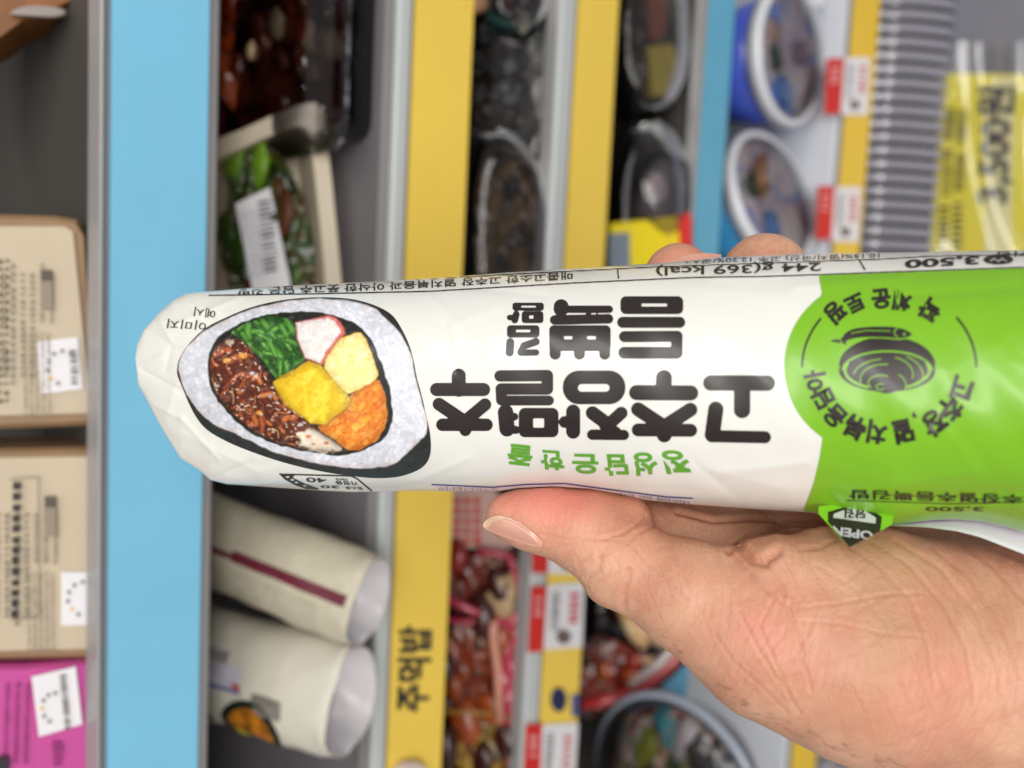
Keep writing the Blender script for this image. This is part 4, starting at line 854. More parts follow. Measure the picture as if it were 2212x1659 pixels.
# ---- price tags
def tag_card(pl, redq, whq, label, seed, grp, txt=None):
    t = empty('price_tag', pl.at([whq[3]])[0], label, 'price tag', grp)
    plate('tag_card', whq, pl, paper, t, .0008, .0024); plate('promotion_flag', redq, pl, red, t, .0008, .0030)
    a, b, c, d = [np.array(p, float) for p in whq]; 
    lx = lambda u, v: (a*(1-u)+b*u)*(1-v)+(d*(1-u)+c*u)*v
    bars('price_print', lx(.62, .62), lx(.62, .12), tuple(lx(.88, .5)-lx(.62, .5)), pl, mat('tag_print_red', (214, 96, 96), .5), t, 5, .7, .0034, seed)
    bars('product_print', lx(.14, .7), lx(.14, .08), tuple(lx(.36, .5)-lx(.14, .5)), pl, grey, t, 9, .6, .0034, seed+1)
    cc_ = lx(.5, .82); rr_ = abs(b[0]-a[0])*.2; plate('tag_stamp', [(cc_[0]+rr_*math.cos(k), cc_[1]+rr_*math.sin(k)) for k in np.linspace(0, 5.7, 10)], pl, mat('stamp', (110, 92, 84), .5), t, .0003, .0032)
    a, b, c, d = [np.array(p, float) for p in redq]; lr = lambda u, v: (a*(1-u)+b*u)*(1-v)+(d*(1-u)+c*u)*v
    bars('flag_print', lr(.25, .45), lr(.25, .1), tuple(lr(.75, .3)-lr(.25, .3)), pl, mat('flag_pink', (240, 170, 170), .5), t, 3, .6, .0036, seed+2)
    return t
G3 = 'price tags on the third shelf rail'; G5 = 'price tags on the lowest shelf rail'
tag_card(PL3, [(1152, 1120), (1186, 1120), (1184, 1238), (1151, 1238)], [(1188, 1100), (1272, 1100), (1268, 1238), (1185, 1240)], 'price tag with red flag nearest the thumb', 5, G3)
tag_card(PL3, [(1150, 1268), (1182, 1266), (1172, 1408), (1142, 1410)], [(1184, 1264), (1264, 1258), (1258, 1398), (1176, 1404)], 'price tag with red flag and small brown stamp, above the blue disc', 9, G3)
tag_card(PL3, [(1138, 1566), (1172, 1564), (1166, 1720), (1130, 1720)], [(1172, 1566), (1250, 1562), (1240, 1720), (1162, 1720)], 'price tag with red flag at the low end of the third shelf rail', 13, G3)
tag_card(PL5, [(1787, 126), (1824, 126), (1816, 246), (1782, 246)], [(1826, 124), (1880, 124), (1874, 248), (1818, 248)], 'price tag in front of the violet blue cup', 17, G5)
tag_card(PL5, [(1768, 402), (1804, 402), (1796, 518), (1764, 518)], [(1805, 404), (1860, 404), (1854, 522), (1797, 522)], 'price tag in front of the sky blue cup', 21, G5)
dsc = plate('round_sticker', [(1208+17*math.cos(a), 1512+27*math.sin(a)) for a in np.linspace(0, 6, 16)], PL3, mat('disc_navy', (38, 44, 84), .4), None, .0006, .0020, tag=('oval navy sticker on the yellow strip of the third shelf', 'sticker'))
dsc2 = plate('small_sticker', [(1236, 1500), (1250, 1500), (1249, 1548), (1236, 1548)], PL3, mat('disc_blue', (92, 100, 150), .4), None, .0006, .0020, tag=('small dull blue sticker beside the oval navy one', 'sticker'))
# ---- first shelf: two kraft boxes, a pink pouch, a bread bag
PA = vert(.014, Z1, 16); kraft = mat('kraft', (156, 124, 90), .45, noise=.12, scale=60, coat=.3); beige = mat('label_beige', (206, 190, 164), .5, noise=.05, scale=30)
grp = 'kraft lunch boxes on the top shelf'
b1_ = empty('lunch_box', PA.at([(205, 690)])[0], 'kraft lunch box by itself on the top shelf, rounded corners', 'lunch box', grp)
plate('box_body', [(-260, 455), (120, 466), (168, 474), (186, 505), (200, 780), (206, 900), (190, 920), (-260, 938)], PA, kraft, b1_, .03, 0)
plate('box_label', [(-260, 488), (140, 489), (158, 500), (178, 700), (194, 880), (190, 893), (-260, 905)], PA, beige, b1_, .0006, .001)
plate('box_sticker', [(78, 738), (168, 728), (180, 840), (90, 852)], PA, paper, b1_, .0004, .0018)
b2_ = empty('lunch_box', PA.at([(205, 1200)])[0], 'kraft lunch box with a barcode column, beside the pink pouch', 'lunch box', grp)
plate('box_body', [(-260, 975), (204, 968), (208, 1000), (207, 1424), (-260, 1434)], PA, kraft, b2_, .03, 0)
plate('box_label', [(-260, 992), (202, 986), (202, 1402), (-260, 1412)], PA, beige, b2_, .0006, .001)
plate('box_sticker', [(132, 1236), (203, 1236), (203, 1350), (132, 1352)], PA, paper, b2_, .0004, .0018)
pg = mat('label_print', (150, 138, 120), .55); pd = mat('label_print_dark', (92, 84, 74), .55)
sun = mat('sun_yellow', (240, 200, 66), .5)
for B_, dy, q in ((b1_, 0, 0), (b2_, 520, 1)):
    off_ = 0 if not q else 8
    for k in range(5): bars('small_print', (52+k*13+off_, 900+dy*.985), (50+k*13+off_, 715+dy), (6, 0), PA, pg, B_, 22, .75, .0022, 90+k+q*9, .6)
    for k in range(4): bars('heading_print', (-30+k*14+off_, 560+dy), (-32+k*14+off_, 880+dy), (8, 0), PA, pd, B_, 18, .6, .0022, 70+k, .7) if not q else None
    for k in range(8):
        x_ = -40+k*21+off_; s_ = 30 if k % 3 else 10
        if x_ > 150: break
        bars('label_print', (x_, 560+dy+s_), (x_, 850+dy-s_ if x_ < 70 else 700+dy), (9, 0), PA, pg, B_, 16, .8, .0022, k+q*9, .5)
    plate('thermometer_print', [(88+off_, 585+dy-(30*q)), (112+off_, 585+dy-30*q), (114+off_, 668+dy-30*q), (92+off_, 668+dy-30*q)], PA, pg, B_, .0003, .0026)
    plate('thermometer_tip_print', [(88+off_, 583+dy-30*q), (112+off_, 583+dy-30*q), (112+off_, 606+dy-30*q), (89+off_, 606+dy-30*q)], PA, pd, B_, .0003, .0030)
    cx_, cy_ = (128, 800) if not q else (172, 1300)
    for k in range(7): 
        a = 1.9+k*.55; plate('dial_print', [(cx_+8+34*math.cos(a)+5*math.cos(b), cy_-6+36*math.sin(a)+5*math.sin(b)) for b in (0, 1.6, 3.1, 4.7)], PA, grey if k != 1 else sun, B_, .0002, .0026)
    bars('sticker_print', (cx_+26, cy_+30), (cx_+22, cy_-50), (16, 0), PA, grey, B_, 7, .7, .0028, 31+q)
bars('barcode', (24, 1335), (28, 1035), (17, 0), PA, dark, b2_, 13, .8, .0028, 5, .4)
for a, b in (((20, 1036), (82, 1030)), ((82, 1030), (84, 1334)), ((84, 1334), (22, 1340))):
    a = np.array(a); b = np.array(b); d = (b-a)/np.linalg.norm(b-a); n_2 = np.array([-d[1], d[0]])*1.2; plate('label_frame', [a-n_2, b-n_2, b+n_2, a+n_2], PA, pg, b2_, .0002, .0027)
pk_ = empty('snack_pouch', PA.at([(205, 1560)])[0], 'shiny magenta pink pouch beside the barcoded lunch box', 'pouch')
pink = mat('foil_pink', (226, 96, 178), .2, metal=.35, bump=.5, bscale=45, coat=.5)
plate('pouch_body', [(-260, 1444), (60, 1440), (205, 1430), (214, 1470), (210, 1560), (206, 1760), (-260, 1760)], PA, pink, pk_, .02, .002)
plate('pouch_sticker', [(68, 1462), (164, 1440), (178, 1565), (84, 1592)], PA, paper, pk_, .0004, .0035)
bars('sticker_print', (140, 1575), (128, 1455), (14, -2), PA, grey, pk_, 12, .75, .0044, 3)
for k in range(6):
    a = 2.0+k*.55; plate('dial_print', [(118+28*math.cos(a)+5*math.cos(b), 1530+32*math.sin(a)+5*math.sin(b)) for b in (0, 1.6, 3.1, 4.7)], PA, grey if k != 2 else sun, pk_, .0002, .0044)
for k, x_ in enumerate((12, 34, 56)): bars('pouch_print', (x_-6, 1650), (x_, 1475), (10, 0), PA, mat('pouch_ink', (150, 50, 118), .5), pk_, 14, .75, .0034, k)
bars('pouch_print', (115, 1655), (112, 1600), (24, 0), PA, MATS['pouch_ink'], pk_, 4, .9, .0034, 8)
plate('pouch_mark', chaikin([(-10, 1640), (12, 1628), (24, 1645), (14, 1680), (-10, 1690)], 1), PA, dark, pk_, .0002, .0034)
PBg = vert(.05, Z1+.02, 20)
bb = empty('bread_bag', PBg.at([(60, 0)])[0], 'brown paper bread bag in a clear wrapper at the corner of the top shelf', 'bag')
plate('paper_bag', [(-200, -200), (300, -200), (175, -6), (110, 26), (50, 46), (0, 84), (-200, 170)], PBg, mat('bag_brown', (150, 92, 34), .5, noise=.35, scale=50, bump=.6, bscale=60), bb, .03, 0)
plate('clear_wrapper', [(20, 22), (60, 10), (110, 12), (150, 22), (130, 38), (60, 34), (22, 32)], PBg, mat('wrapper_grey', (150, 138, 134), .25), bb, .002, .004, soft=2)
# ---- second shelf: stew tray, salad box, two rice rolls
def tray_tub(root, xs, yf, depth, z0, h, m, wall=.0015, r=.012):
    """an open tub: outer wall, inner wall"""
    cx, wd = (xs[0]+xs[1])/2, xs[1]-xs[0]; R = []
    for (k, z, s_) in ((0, z0, .88), (0, z0+h, 1.0), (0, z0+h, 1.06), (0, z0+h-.002, 1.06), (wall, z0+h-.002, .99), (wall, z0+.003, .87)):
        R.append([(cx+x*s_ if not k else cx+x*(s_-.01), yf+depth/2+y*s_, z) for x, y in rrect(wd, depth, r)])
    v, f = loft(R, cap=False); n = len(R[0]); f.append(tuple(range(n-1, -1, -1))); f.append(tuple(5*n+j for j in range(n))); return obj('tub', v, f, m, root, smooth=False)
plastic = clear('plastic_clear', (228, 228, 234), .06, .07, .5, 90)
p_ = hitz(822, 330, Z2); x_r = hitz(800, -150, Z2)[0]; x_l = p_[0]; yf = p_[1]
hh_ = hity(735, 200, yf)[2]-Z2
st_ = empty('stew_tray', ((x_l+x_r)/2, yf+.05, Z2), 'clear tray of red brown braised stew on the second shelf', 'food tray')
tray_tub(st_, (x_l, x_r), yf, .13, Z2, max(hh_, .02), plastic)
stew = [mat('stew_dark', (104, 34, 14), .3, noise=.5, scale=90, bump=.5, coat=.5), mat('stew_orange', (190, 82, 22), .3, noise=.5, scale=70, coat=.5), mat('stew_red', (140, 40, 18), .3, noise=.5, scale=80, coat=.5), mat('garlic', (196, 166, 126), .4, noise=.3, scale=120)]
PS = Plane((0, yf+.03, Z2+max(hh_, .02)-.004), (0, -.5, .85)); rg = np.random.RandomState(8)
plate('stew_sauce', [(470, -160), (715, -160), (722, 150), (700, 240), (470, 300)], PS, stew[0], st_, .012, -.006); bed('braised_meat', [(470, -160), (715, -160), (722, 150), (700, 240), (470, 300)], PS, M_STEW, st_, -.001, .006, 4, 60)
for i in range(9):
    px_ = 480+rg.rand()*215; py_ = -60+rg.rand()*290; 
    chunk('stew_piece', px_, py_, PS, .004+rg.rand()*.006, stew[[0, 1, 2, 1, 2][rg.randint(5)]], st_, 50+i, (1.2, 1, .5))
for q_ in ((596, 50, .006), (545, 110, .004)): chunk('garlic_clove', q_[0], q_[1], PS, q_[2], stew[3], st_, 9, (1.3, .8, .7), .006)
lid = obj('clear_lid', *loft([[((x_l+x_r)/2+x, yf+.065+y, Z2+hh_+zz) for x, y in rrect((x_r-x_l)*s_, .13*s_, .014)] for zz, s_ in ((.001, 1.08), (.004, 1.08), (.0045, 1.0), (.016, .92), (.017, .9))]), plastic, st_)
PC = vert(.012, Z2, 40); sb = empty('salad_box', PC.at([(730, 600)])[0], 'cream paper salad box of green leaves with a white barcode label', 'salad box')
cream = mat('box_cream', (206, 192, 168), .5, noise=.05)
def ringplate(name, outer, inner, pl, m, parent, thick, lift):
    """a tray seen from above: rim with walls sinking to a floor"""
    O_ = chaikin(outer, 1); c = np.array(inner).mean(0); n = len(O_); I_ = []
    Oc = O_.mean(0)
    I_ = c+(O_-Oc)*np.array([.80, .90]); rin = [pl.at(O_, lift-thick), pl.at(O_, lift-.002), pl.at(O_, lift), pl.at(Oc+(O_-Oc)*.90+(c-Oc)*.5, lift), pl.at(I_, lift-thick*.8)]
    v, f = loft([[tuple(p) for p in r] for r in rin]); return obj(name, v, f, m, parent)
ringplate('box_wall', [(380, 330), (500, 290), (600, 244), (660, 222), (690, 222), (702, 262), (722, 440), (742, 660), (742, 760), (380, 760)], [(380, 420), (560, 330), (650, 420), (690, 760)], PC, cream, sb, .035, 0)
leafm = [mat('leaf_bright', (120, 164, 40), .4, noise=.3, scale=90), mat('leaf_green', (58, 90, 22), .4, noise=.4, scale=90), mat('leaf_dark', (42, 62, 22), .5), mat('leaf_brown', (92, 52, 24), .5)]
leaf_proto = {}
bed('salad_leaves', [(478, 330), (560, 300), (610, 330), (660, 450), (700, 700), (478, 700)], PC, M_LEAF, sb, -.014, .006, 6, 40)
for i in range(34):
    px_ = 480+rg.rand()*180; py_ = 320+rg.rand()*330
    if px_ > 560+(py_-250)*.42: continue
    br = (abs(px_-530) < 42 and py_ < 430) ; mi = 0 if br and rg.rand() < .75 else [1, 1, 2, 3][rg.randint(4)]
    chunk('salad_leaf', px_, py_, PC, .005+rg.rand()*.006, leafm[mi], sb, 200+i, (1.2, .9, .35), -.016+rg.rand()*.008)
lb = plate('barcode_label', [(508, 440), (583, 404), (625, 600), (640, 700), (560, 700)], PC, paper, sb, .0004, -.002)
bars('barcode', (570, 590), (556, 430), (34, -6), PC, mat('bar_grey', (92, 92, 98), .5), sb, 15, .6, -.001, 12, .6)
for k in range(3): bars('label_print', (532+k*14, 600), (522+k*12, 450), (6, -1), PC, mat('bar_pale', (170, 168, 176), .5), sb, 12, .7, -.001, 40+k)
A1 = hitz(800, 1302, Z2+.027); A2 = hitz(762, 1516, Z2+.031); t_ = math.radians(70)
PR1 = Plane(A1, (0, -math.cos(t_), math.sin(t_))); PR2 = Plane(A2, (0, -math.cos(t_), math.sin(t_)))
def rice_roll(A, B, r, label, m_body, bands, grp='rice rolls lying on the second shelf', flatk=.82):
    A = Vector(A); B = Vector(B); ax = (B-A).normalized(); sd = ax.cross(Vector((0, 0, 1))).normalized(); up = sd.cross(ax).normalized()
    root = empty('rice_roll', (A.x, A.y, A.z-r), label, 'rice roll', grp)
    def sec(t, a, k=1.0, l_=0.0):
        rr_ = (r*k+l_)*(1+.05*math.cos(3*a)+.02*math.sin(5*a+t*9)+.012*math.sin(11*a+t*23)+.012*math.sin(7*a-t*31)); p = A+(B-A)*t; return tuple(p+sd*(rr_*math.cos(a))+up*(rr_*flatk*math.sin(a)))
    n = 36; ts = [-.0, .012, .03, .06, .08]+list(np.linspace(.1, 1, 12)); ks = [.965, .985, 1, 1, 1]+[1]*12
    v, f = loft([[sec(t, 2*math.pi*j/n, k*(1 if 3 <= i_ else 1+.03*math.sin(7*j))) for j in range(n)] for i_, (t, k) in enumerate(zip(ts, ks))], cap=False); f.append(tuple(len(v)-n+j for j in range(n)))
    obj('roll_film', v, f, m_body, root, smooth=True)
    rg_ = [[sec(t+(.016*math.sin(5*2*math.pi*j/n+k*6)+.010*math.sin(9*2*math.pi*j/n)) * (0 if i_ == 0 else 1), 2*math.pi*j/n, k*(1+(.07*math.sin(3*2*math.pi*j/n+2) if i_ > 1 else 0))) for j in range(n)] for i_, (t, k) in enumerate(((.0, .965), (.016, .92), (.13, .80), (.20, .55), (.15, .30), (.19, .03)))]
    v, f = loft(rg_, cap=False); f.append(tuple(len(v)-n+j for j in range(n))); obj('folded_end', v, f, mat('film_fold', (226, 222, 226), .3, noise=.2, scale=40, bump=1.0, bscale=110), root, smooth=True)
    for (nm, t0, t1, a0, a1, m_) in bands:
        V = []; N1, N2 = 14, 8
        for i_ in range(N1):
            for j in range(N2): V.append(sec(t0+(t1-t0)*i_/(N1-1), math.radians(a0+(a1-a0)*j/(N2-1)), 1, .0004))
        obj(nm, V, [(i_*N2+j, i_*N2+j+1, (i_+1)*N2+j+1, (i_+1)*N2+j) for i_ in range(N1-1) for j in range(N2-1)], m_, root, smooth=True)
    return root, sec
filmb = mat('film_beige', (200, 192, 170), .36, noise=.10, scale=400, bump=.8, bscale=70)
R1, sec1 = rice_roll(A1, PR1.at([(410, 1146)])[0], .0225, 'rice roll with a maroon band, lying nearer the held package', filmb,
    [('maroon_band', .03, .62, 66, 80, mat('maroon', (108, 40, 56), .4)), ('maroon_line', .6, 1, 71, 78, MATS['maroon']), ('fine_print', .16, .8, 90, 140, mat('roll_print', (196, 188, 168), .4, noise=.22, scale=520)), ('blue_patch', .78, .98, 118, 140, mat('roll_bluegrey', (110, 126, 146), .4)), ('orange_patch', .86, 1, 96, 108, mat('roll_amber', (196, 104, 40), .4)), ('pale_edge', .0, .5, 158, 164, mat('orange_edge', (200, 110, 50), .4))])
R2, sec2 = rice_roll(A2, PR2.at([(410, 1415)])[0], .0272, 'rice roll with a printed cut slice and blue line, next to the shelf label lettering', mat('film_cream', (208, 203, 188), .34, bump=.8, bscale=60),
    [('blue_line', .48, .98, 84, 87, mat('roll_blue', (74, 84, 168), .4)), ('pale_label', .5, .95, 62, 83, mat('roll_label', (196, 192, 206), .4)), ('lettered_block', .25, .42, 82, 102, mat('roll_block', (140, 134, 124), .45, noise=.5, scale=500)),
     ('red_corner', .49, .56, 78, 83, mat('roll_red', (190, 70, 60), .4)), ('grey_lettering', .6, .95, 48, 60, mat('roll_grey', (168, 164, 160), .4, noise=.5, scale=420)), ('orange_lettering', .78, .98, 104, 116, mat('roll_orange', (206, 104, 66), .4, noise=.3, scale=300)), ('dark_lettering', .66, 1, 122, 134, mat('roll_dark', (70, 64, 66), .4, noise=.5, scale=400))])
for nm_x, k, m_ in (('printed_seaweed', 1.0, mat('print_nori', (22, 36, 26), .4)), ('printed_filling', .78, mat('print_fill', (196, 122, 28), .4, noise=.45, scale=160, col2=(110, 66, 20))), ('printed_radish', .3, mat('print_radish', (212, 196, 40), .4))):
    V = []; n = 24; ct = (.43, 124) if k > .5 else (.48, 132)
    V.append(sec2(ct[0], math.radians(ct[1]), 1, .0005+(1-k)*.0004))
    for j in range(n): a = 2*math.pi*j/n; V.append(sec2(ct[0]+.17*k*math.cos(a), math.radians(ct[1]+34*k*math.sin(a)), 1, .0006+(1-k)*.0008))
    for j in range(n): a = 2*math.pi*j/n; V.append(sec2(ct[0]+.09*k*math.cos(a), math.radians(ct[1]+18*k*math.sin(a)), 1, .0006+(1-k)*.0008))
    obj(nm_x, V, [(1+j, 1+(j+1) % n, 1+n+(j+1) % n, 1+n+j) for j in range(n)]+[(1+n+j, 1+n+(j+1) % n, 0) for j in range(n)], m_, R2, smooth=True)
# small plants of print lying on the grey shelf: two dark scuffs
# ---- third shelf
PD = vert(.015, Z3, 34)
def lidded(label, outline, pl, basem, foods, grp, lift=.012, seed=1, name='lunch_tray', n=22, rad=.005, bedm=None):
    bedm = bedm or M_DARK; n = n//3
    t = empty(name, pl.at([np.array(outline).mean(0)], -.02)[0], label, 'food tray', grp)
    plate('tray_base', outline, pl, basem, t, .02, 0, soft=1); bed('food_layer', np.array(outline, float).mean(0)+(np.array(outline, float)-np.array(outline, float).mean(0))*.8, pl, bedm, t, .001, .005, seed, 34); O_ = np.array(outline, float); c = O_.mean(0); r_ = np.random.RandomState(seed)
    for i in range(n):
        a = r_.rand()*6.28; k = math.sqrt(r_.rand())*.72; j = r_.randint(len(O_)); p = c+(O_[j]*r_.rand()+O_[(j+1) % len(O_)]*(1-r_.rand())-c)*0 + np.array([math.cos(a)*np.ptp(O_[:, 0])*.5, math.sin(a)*np.ptp(O_[:, 1])*.5])*k
        chunk('food_piece', p[0], p[1], pl, rad*(.6+r_.rand()), foods[r_.randint(len(foods))], t, seed*100+i, (1.1, .9, .55), .002)
    Oc = chaikin(O_, 2); R = [pl.at(Oc, 0.0005), pl.at(c+(Oc-c)*.985, lift*.6), pl.at(c+(Oc-c)*.9, lift), pl.at(c+(Oc-c)*.6, lift*1.05)]
    v, f = loft([[tuple(p) for p in r2] for r2 in R]); obj('clear_lid', v, f, clear('lid_dark_clear', (196, 196, 200), 0.0, .1, .35, 60), t, smooth=True); return t
blk = mat('tray_black', (22, 20, 20), .3, coat=.4); rice_b = mat('fried_rice', (130, 98, 48), .5, noise=.4, scale=200); brn = mat('meat_brown', (72, 46, 26), .4, noise=.4, scale=120); nutb = mat('dark_food', (40, 28, 20), .4, noise=.3, scale=120)
lidded('black tray of fried rice under a clear lid, on the third shelf', [(1000, 300), (1080, 268), (1130, 300), (1180, 370), (1192, 460), (1194, 640), (1190, 760), (1000, 760)], PD, blk, [rice_b, brn, nutb, rice_b], 'lidded food trays', seed=3, n=30, rad=.006, bedm=M_RICE)
PD2 = vert(.035, Z3, 50)
lidded('dark brown box of food behind the fried rice tray', [(990, -90), (1205, -90), (1205, 150), (1203, 420), (990, 420)], PD2, mat('box_umber', (58, 40, 22), .5, noise=.3, scale=30), [nutb, brn], 'lidded food trays', seed=4, n=10, rad=.008)
lidded('teal topped snack pack at the far upper end of the third shelf', [(1060, -80), (1190, -80), (1188, 30), (1150, 62), (1090, 48), (1050, 20)], PD, mat('pack_teal', (70, 120, 116), .4), [mat('pack_pale', (150, 146, 130), .5), mat('pack_maroon', (100, 36, 30), .5)], 'lidded food trays', seed=5, n=6, rad=.006)
tn = plate('paper_sleeve', [(1010, -60), (1130, -60), (1060, 14), (1022, 28)], vert(.02, Z3, 30), mat('sleeve_tan', (176, 130, 92), .5), None, .006, 0, tag=('tan paper sleeve sticking out beside the wide yellow strip', 'paper sleeve'))
PE = vert(.02, Z3, 30)
cb = empty('snack_carton', PE.at([(1040, 1120)])[0], 'pinkish carton with red lettering just below the thumb tip', 'carton')
plate('carton_front', [(960, 1055), (1060, 1050), (1140, 1120), (1152, 1200), (1050, 1190), (955, 1180)], PE, mat('carton_pink', (196, 160, 150), .5), cb, .02, 0)
for k in range(3): bars('carton_print', (980+k*22, 1175), (980+k*22, 1068), (15, 0), PE, mat('carton_red', (196, 62, 46), .5), cb, 5, .75, .001, 60+k, .3)
gar = stew[3]; okk = mat('chilli_red', (150, 36, 20), .3, coat=.5, noise=.3, scale=90); drk = mat('sauce_black', (66, 22, 14), .35, coat=.5, noise=.5, scale=70); org = mat('fry_orange', (164, 76, 30), .35, noise=.4, scale=80, coat=.4); yl = mat('corn_yellow', (196, 166, 40), .35, noise=.4, scale=80, coat=.4)
pinkp = mat('tub_pink', (178, 52, 76), .2, coat=.6, spec=.6); salmon = mat('tub_salmon', (216, 150, 130), .3, coat=.4)
def foodtub(label, outline, seed, foods, n, rad, rimpts, bedm, cat='food tub'):
    t = empty('food_tub', PE.at([np.array(outline).mean(0)], -.02)[0], label, cat, 'red plastic food tubs on the third shelf')
    plate('tub_base', outline, PE, drk, t, .02, -.004, soft=1); bed('sauced_food', outline, PE, bedm, t, .0, .008, seed, 46); n = n//3; r_ = np.random.RandomState(seed); O_ = np.array(outline, float)
    for i in range(n):
        p = O_.min(0)+r_.rand(2)*(O_.max(0)-O_.min(0)); 
        chunk('food_piece', p[0], p[1], PE, rad*(.5+r_.rand()), foods[r_.randint(len(foods))], t, seed*77+i, (1.1, .9, .6), .001)
    for (pts, r2, m2) in rimpts: obj('tub_rim', *tube(PE.at(pts, .008), r2, 8), m2, t, smooth=True)
    return t
foodtub('red rimmed tub of dark sauced chicken with garlic, beside the first red flag tag', [(955, 1195), (1110, 1200), (1120, 1320), (955, 1330)], 11, [drk, drk, drk, gar, drk, okk], 16, .011, [([(960, 1290), (1040, 1328), (1130, 1345)], .003, pinkp), ([(1030, 1190), (1100, 1200), (1120, 1260), (1125, 1330)], .0025, pinkp)], M_RED)
foodtub('clear tub of red stir fry behind a crumpled pink wrapper', [(955, 1345), (1100, 1350), (1105, 1520), (955, 1530)], 12, [drk, okk, drk, org, gar, drk], 22, .011, [([(960, 1338), (1060, 1346), (1140, 1350)], .002, pinkp)], M_FRY)
foodtub('tub of glossy yellow and black food at the low end of the third shelf', [(950, 1540), (1130, 1545), (1125, 1760), (950, 1760)], 13, [drk, yl, drk, org, drk], 20, .011, [([(950, 1536), (1060, 1540), (1130, 1560)], .002, mat('rim_amber', (150, 100, 40), .3))], M_YEL)
wr = empty('plastic_wrapper', PE.at([(1120, 1400)])[0], 'crumpled translucent magenta wrapper against the red flag tags', 'wrapper')
U, Vv = np.meshgrid(np.linspace(0, 1, 16), np.linspace(0, 1, 34)); yy_ = 1318+Vv*245; lx_ = np.interp(yy_, [1318, 1345, 1400, 1470, 1560], [1085, 1062, 1068, 1072, 1078]); rx_ = np.interp(yy_, [1318, 1400, 1563], [1146, 1148, 1150])
pts = PE.at(np.stack([lx_+(rx_-lx_)*U, yy_], -1).reshape(-1, 2), .006)+PE.n*(.004*np.sin(U*3.1)+.0022*np.sin(U*17+Vv*8)*np.sin(Vv*21)).reshape(-1, 1)
obj('crumpled_film', pts, [(i*16+j, i*16+j+1, (i+1)*16+j+1, (i+1)*16+j) for i in range(33) for j in range(15)], pinkp, wr, smooth=True)
obj('pale_seam', *tube(PE.at([(1068, 1340), (1064, 1370), (1074, 1440), (1080, 1555)], .013), .0028, 8), salmon, wr, smooth=True)
rd = plate('cut_vegetable', [(806+60, 1652), (906, 1644), (926, 1662), (926, 1700), (850, 1700)], vert(-.004, 0, 0), mat('veg_white', (214, 196, 186), .4), None, .004, .002, soft=2, tag=('white and red scrap of packaging at the foot of the wide yellow strip', 'packaging'))
# ---- fourth shelf
PF = vert(.02, Z4, 30); PF2 = vert(.02, Z4, 45)
lidded('black tray holding a yellow egg roll under a clear lid, on the fourth shelf', [(1330, -90), (1440, -90), (1492, -90), (1492, 238), (1330, 250)], PF, blk, [nutb, brn], 'lidded food trays', seed=6, n=9, rad=.007, lift=.016)
er = plate('egg_roll', [(1400, 98), (1455, 92), (1474, 150), (1462, 205), (1408, 208)], PF, mat('egg_yellow', (206, 182, 70), .35, noise=.15, scale=60, coat=.5), None, .02, .012, tag=('pale yellow egg roll lying in the black tray', 'egg roll'))
sa = plate('sausage', [(1392, -60), (1440, -60), (1445, 70), (1430, 88), (1402, 84)], PF, mat('sausage_red', (156, 76, 50), .25, coat=.7, noise=.2, scale=50), None, .018, .010, soft=2, tag=('glossy red brown sausage beside the egg roll', 'sausage'))
lidded('wide black tray of dark food under the rice ball', [(1328, 256), (1490, 252), (1490, 620), (1328, 620)], PF, blk, [nutb, org, brn], 'lidded food trays', seed=7, n=10, rad=.006, lift=.02)
rbt = empty('rice_ball', PF.at([(1440, 420)], -.01)[0], 'grey pink rice ball in a clear bubble wrapper, half covered by the yellow pack', 'rice ball', None)
v, f = lump(PF.at([(1420, 430)], .004)[0], .030, np.random.RandomState(3), (1, .5, .85), .10, 12, 20); obj('rice', v, f, mat('rice_pink', (176, 160, 156), .5, noise=.3, scale=150, bump=1.0, bscale=220), rbt, smooth=True)
v, f = lump(PF.at([(1432, 425)], .006)[0], .037, np.random.RandomState(5), (1, .6, .95), .08, 14, 24); obj('clear_bubble', v, f, plastic, rbt, smooth=True)
ypk = empty('yellow_pack', PF.at([(1420, 560)])[0], 'bright yellow snack pack with a red end, touching the fingertip', 'snack pack')
plate('pack_front', [(1318, 482), (1480, 462), (1486, 700), (1318, 700)], PF, mat('pack_yellow', (238, 214, 20), .4), ypk, .02, .022)
plate('red_end', [(1466, 462), (1494, 460), (1500, 700), (1478, 700)], PF, red, ypk, .02, .0235); plate('grey_window', [(1316, 505), (1360, 502), (1366, 700), (1316, 700)], PF, mat('window_grey', (120, 132, 146), .4), ypk, .001, .0245)
bars('pack_print', (1444, 600), (1448, 470), (7, 0), PF, mat('pack_print', (232, 200, 90), .4), ypk, 9, .6, .0245, 3)
lidded('tray of long cream and brown rolls, lower part of the fourth shelf', [(1262, 1255), (1350, 1250), (1450, 1330), (1470, 1440), (1400, 1500), (1262, 1480)], vert(.03, Z4, 30), drk, [drk, brn, drk], 'lidded food trays', seed=8, n=12, rad=.008, lift=.02)
PG = vert(-.006, Z4, 40)
for k, (a, b, r_) in enumerate((((1322, 1225), (1392, 1395), .0105), ((1385, 1290), (1440, 1392), .0105))):
    A = PG.at([a], .022)[0]; B = PG.at([b], .022)[0]; pts = [A*(1-t)+B*t for t in np.linspace(0, 1, 7)]
    o = obj('rice_cake_stick', *tube(pts, [r_*.5, r_*.9, r_, r_, r_, r_*.9, r_*.45], 12), mat('cake_cream', (226, 200, 160), .35, coat=.4, noise=.2, scale=60, col2=(190, 130, 70)), None, smooth=True, tag=(('long' if k == 0 else 'short')+' cream stick of rice cake lying in the lower tray of the fourth shelf', 'rice cake'))
bw = empty('bowl_rim_pack', PG.at([(1400, 1500)])[0], 'dark bowl of red food with a red and a clear rim, above the salad bowl', 'food bowl')
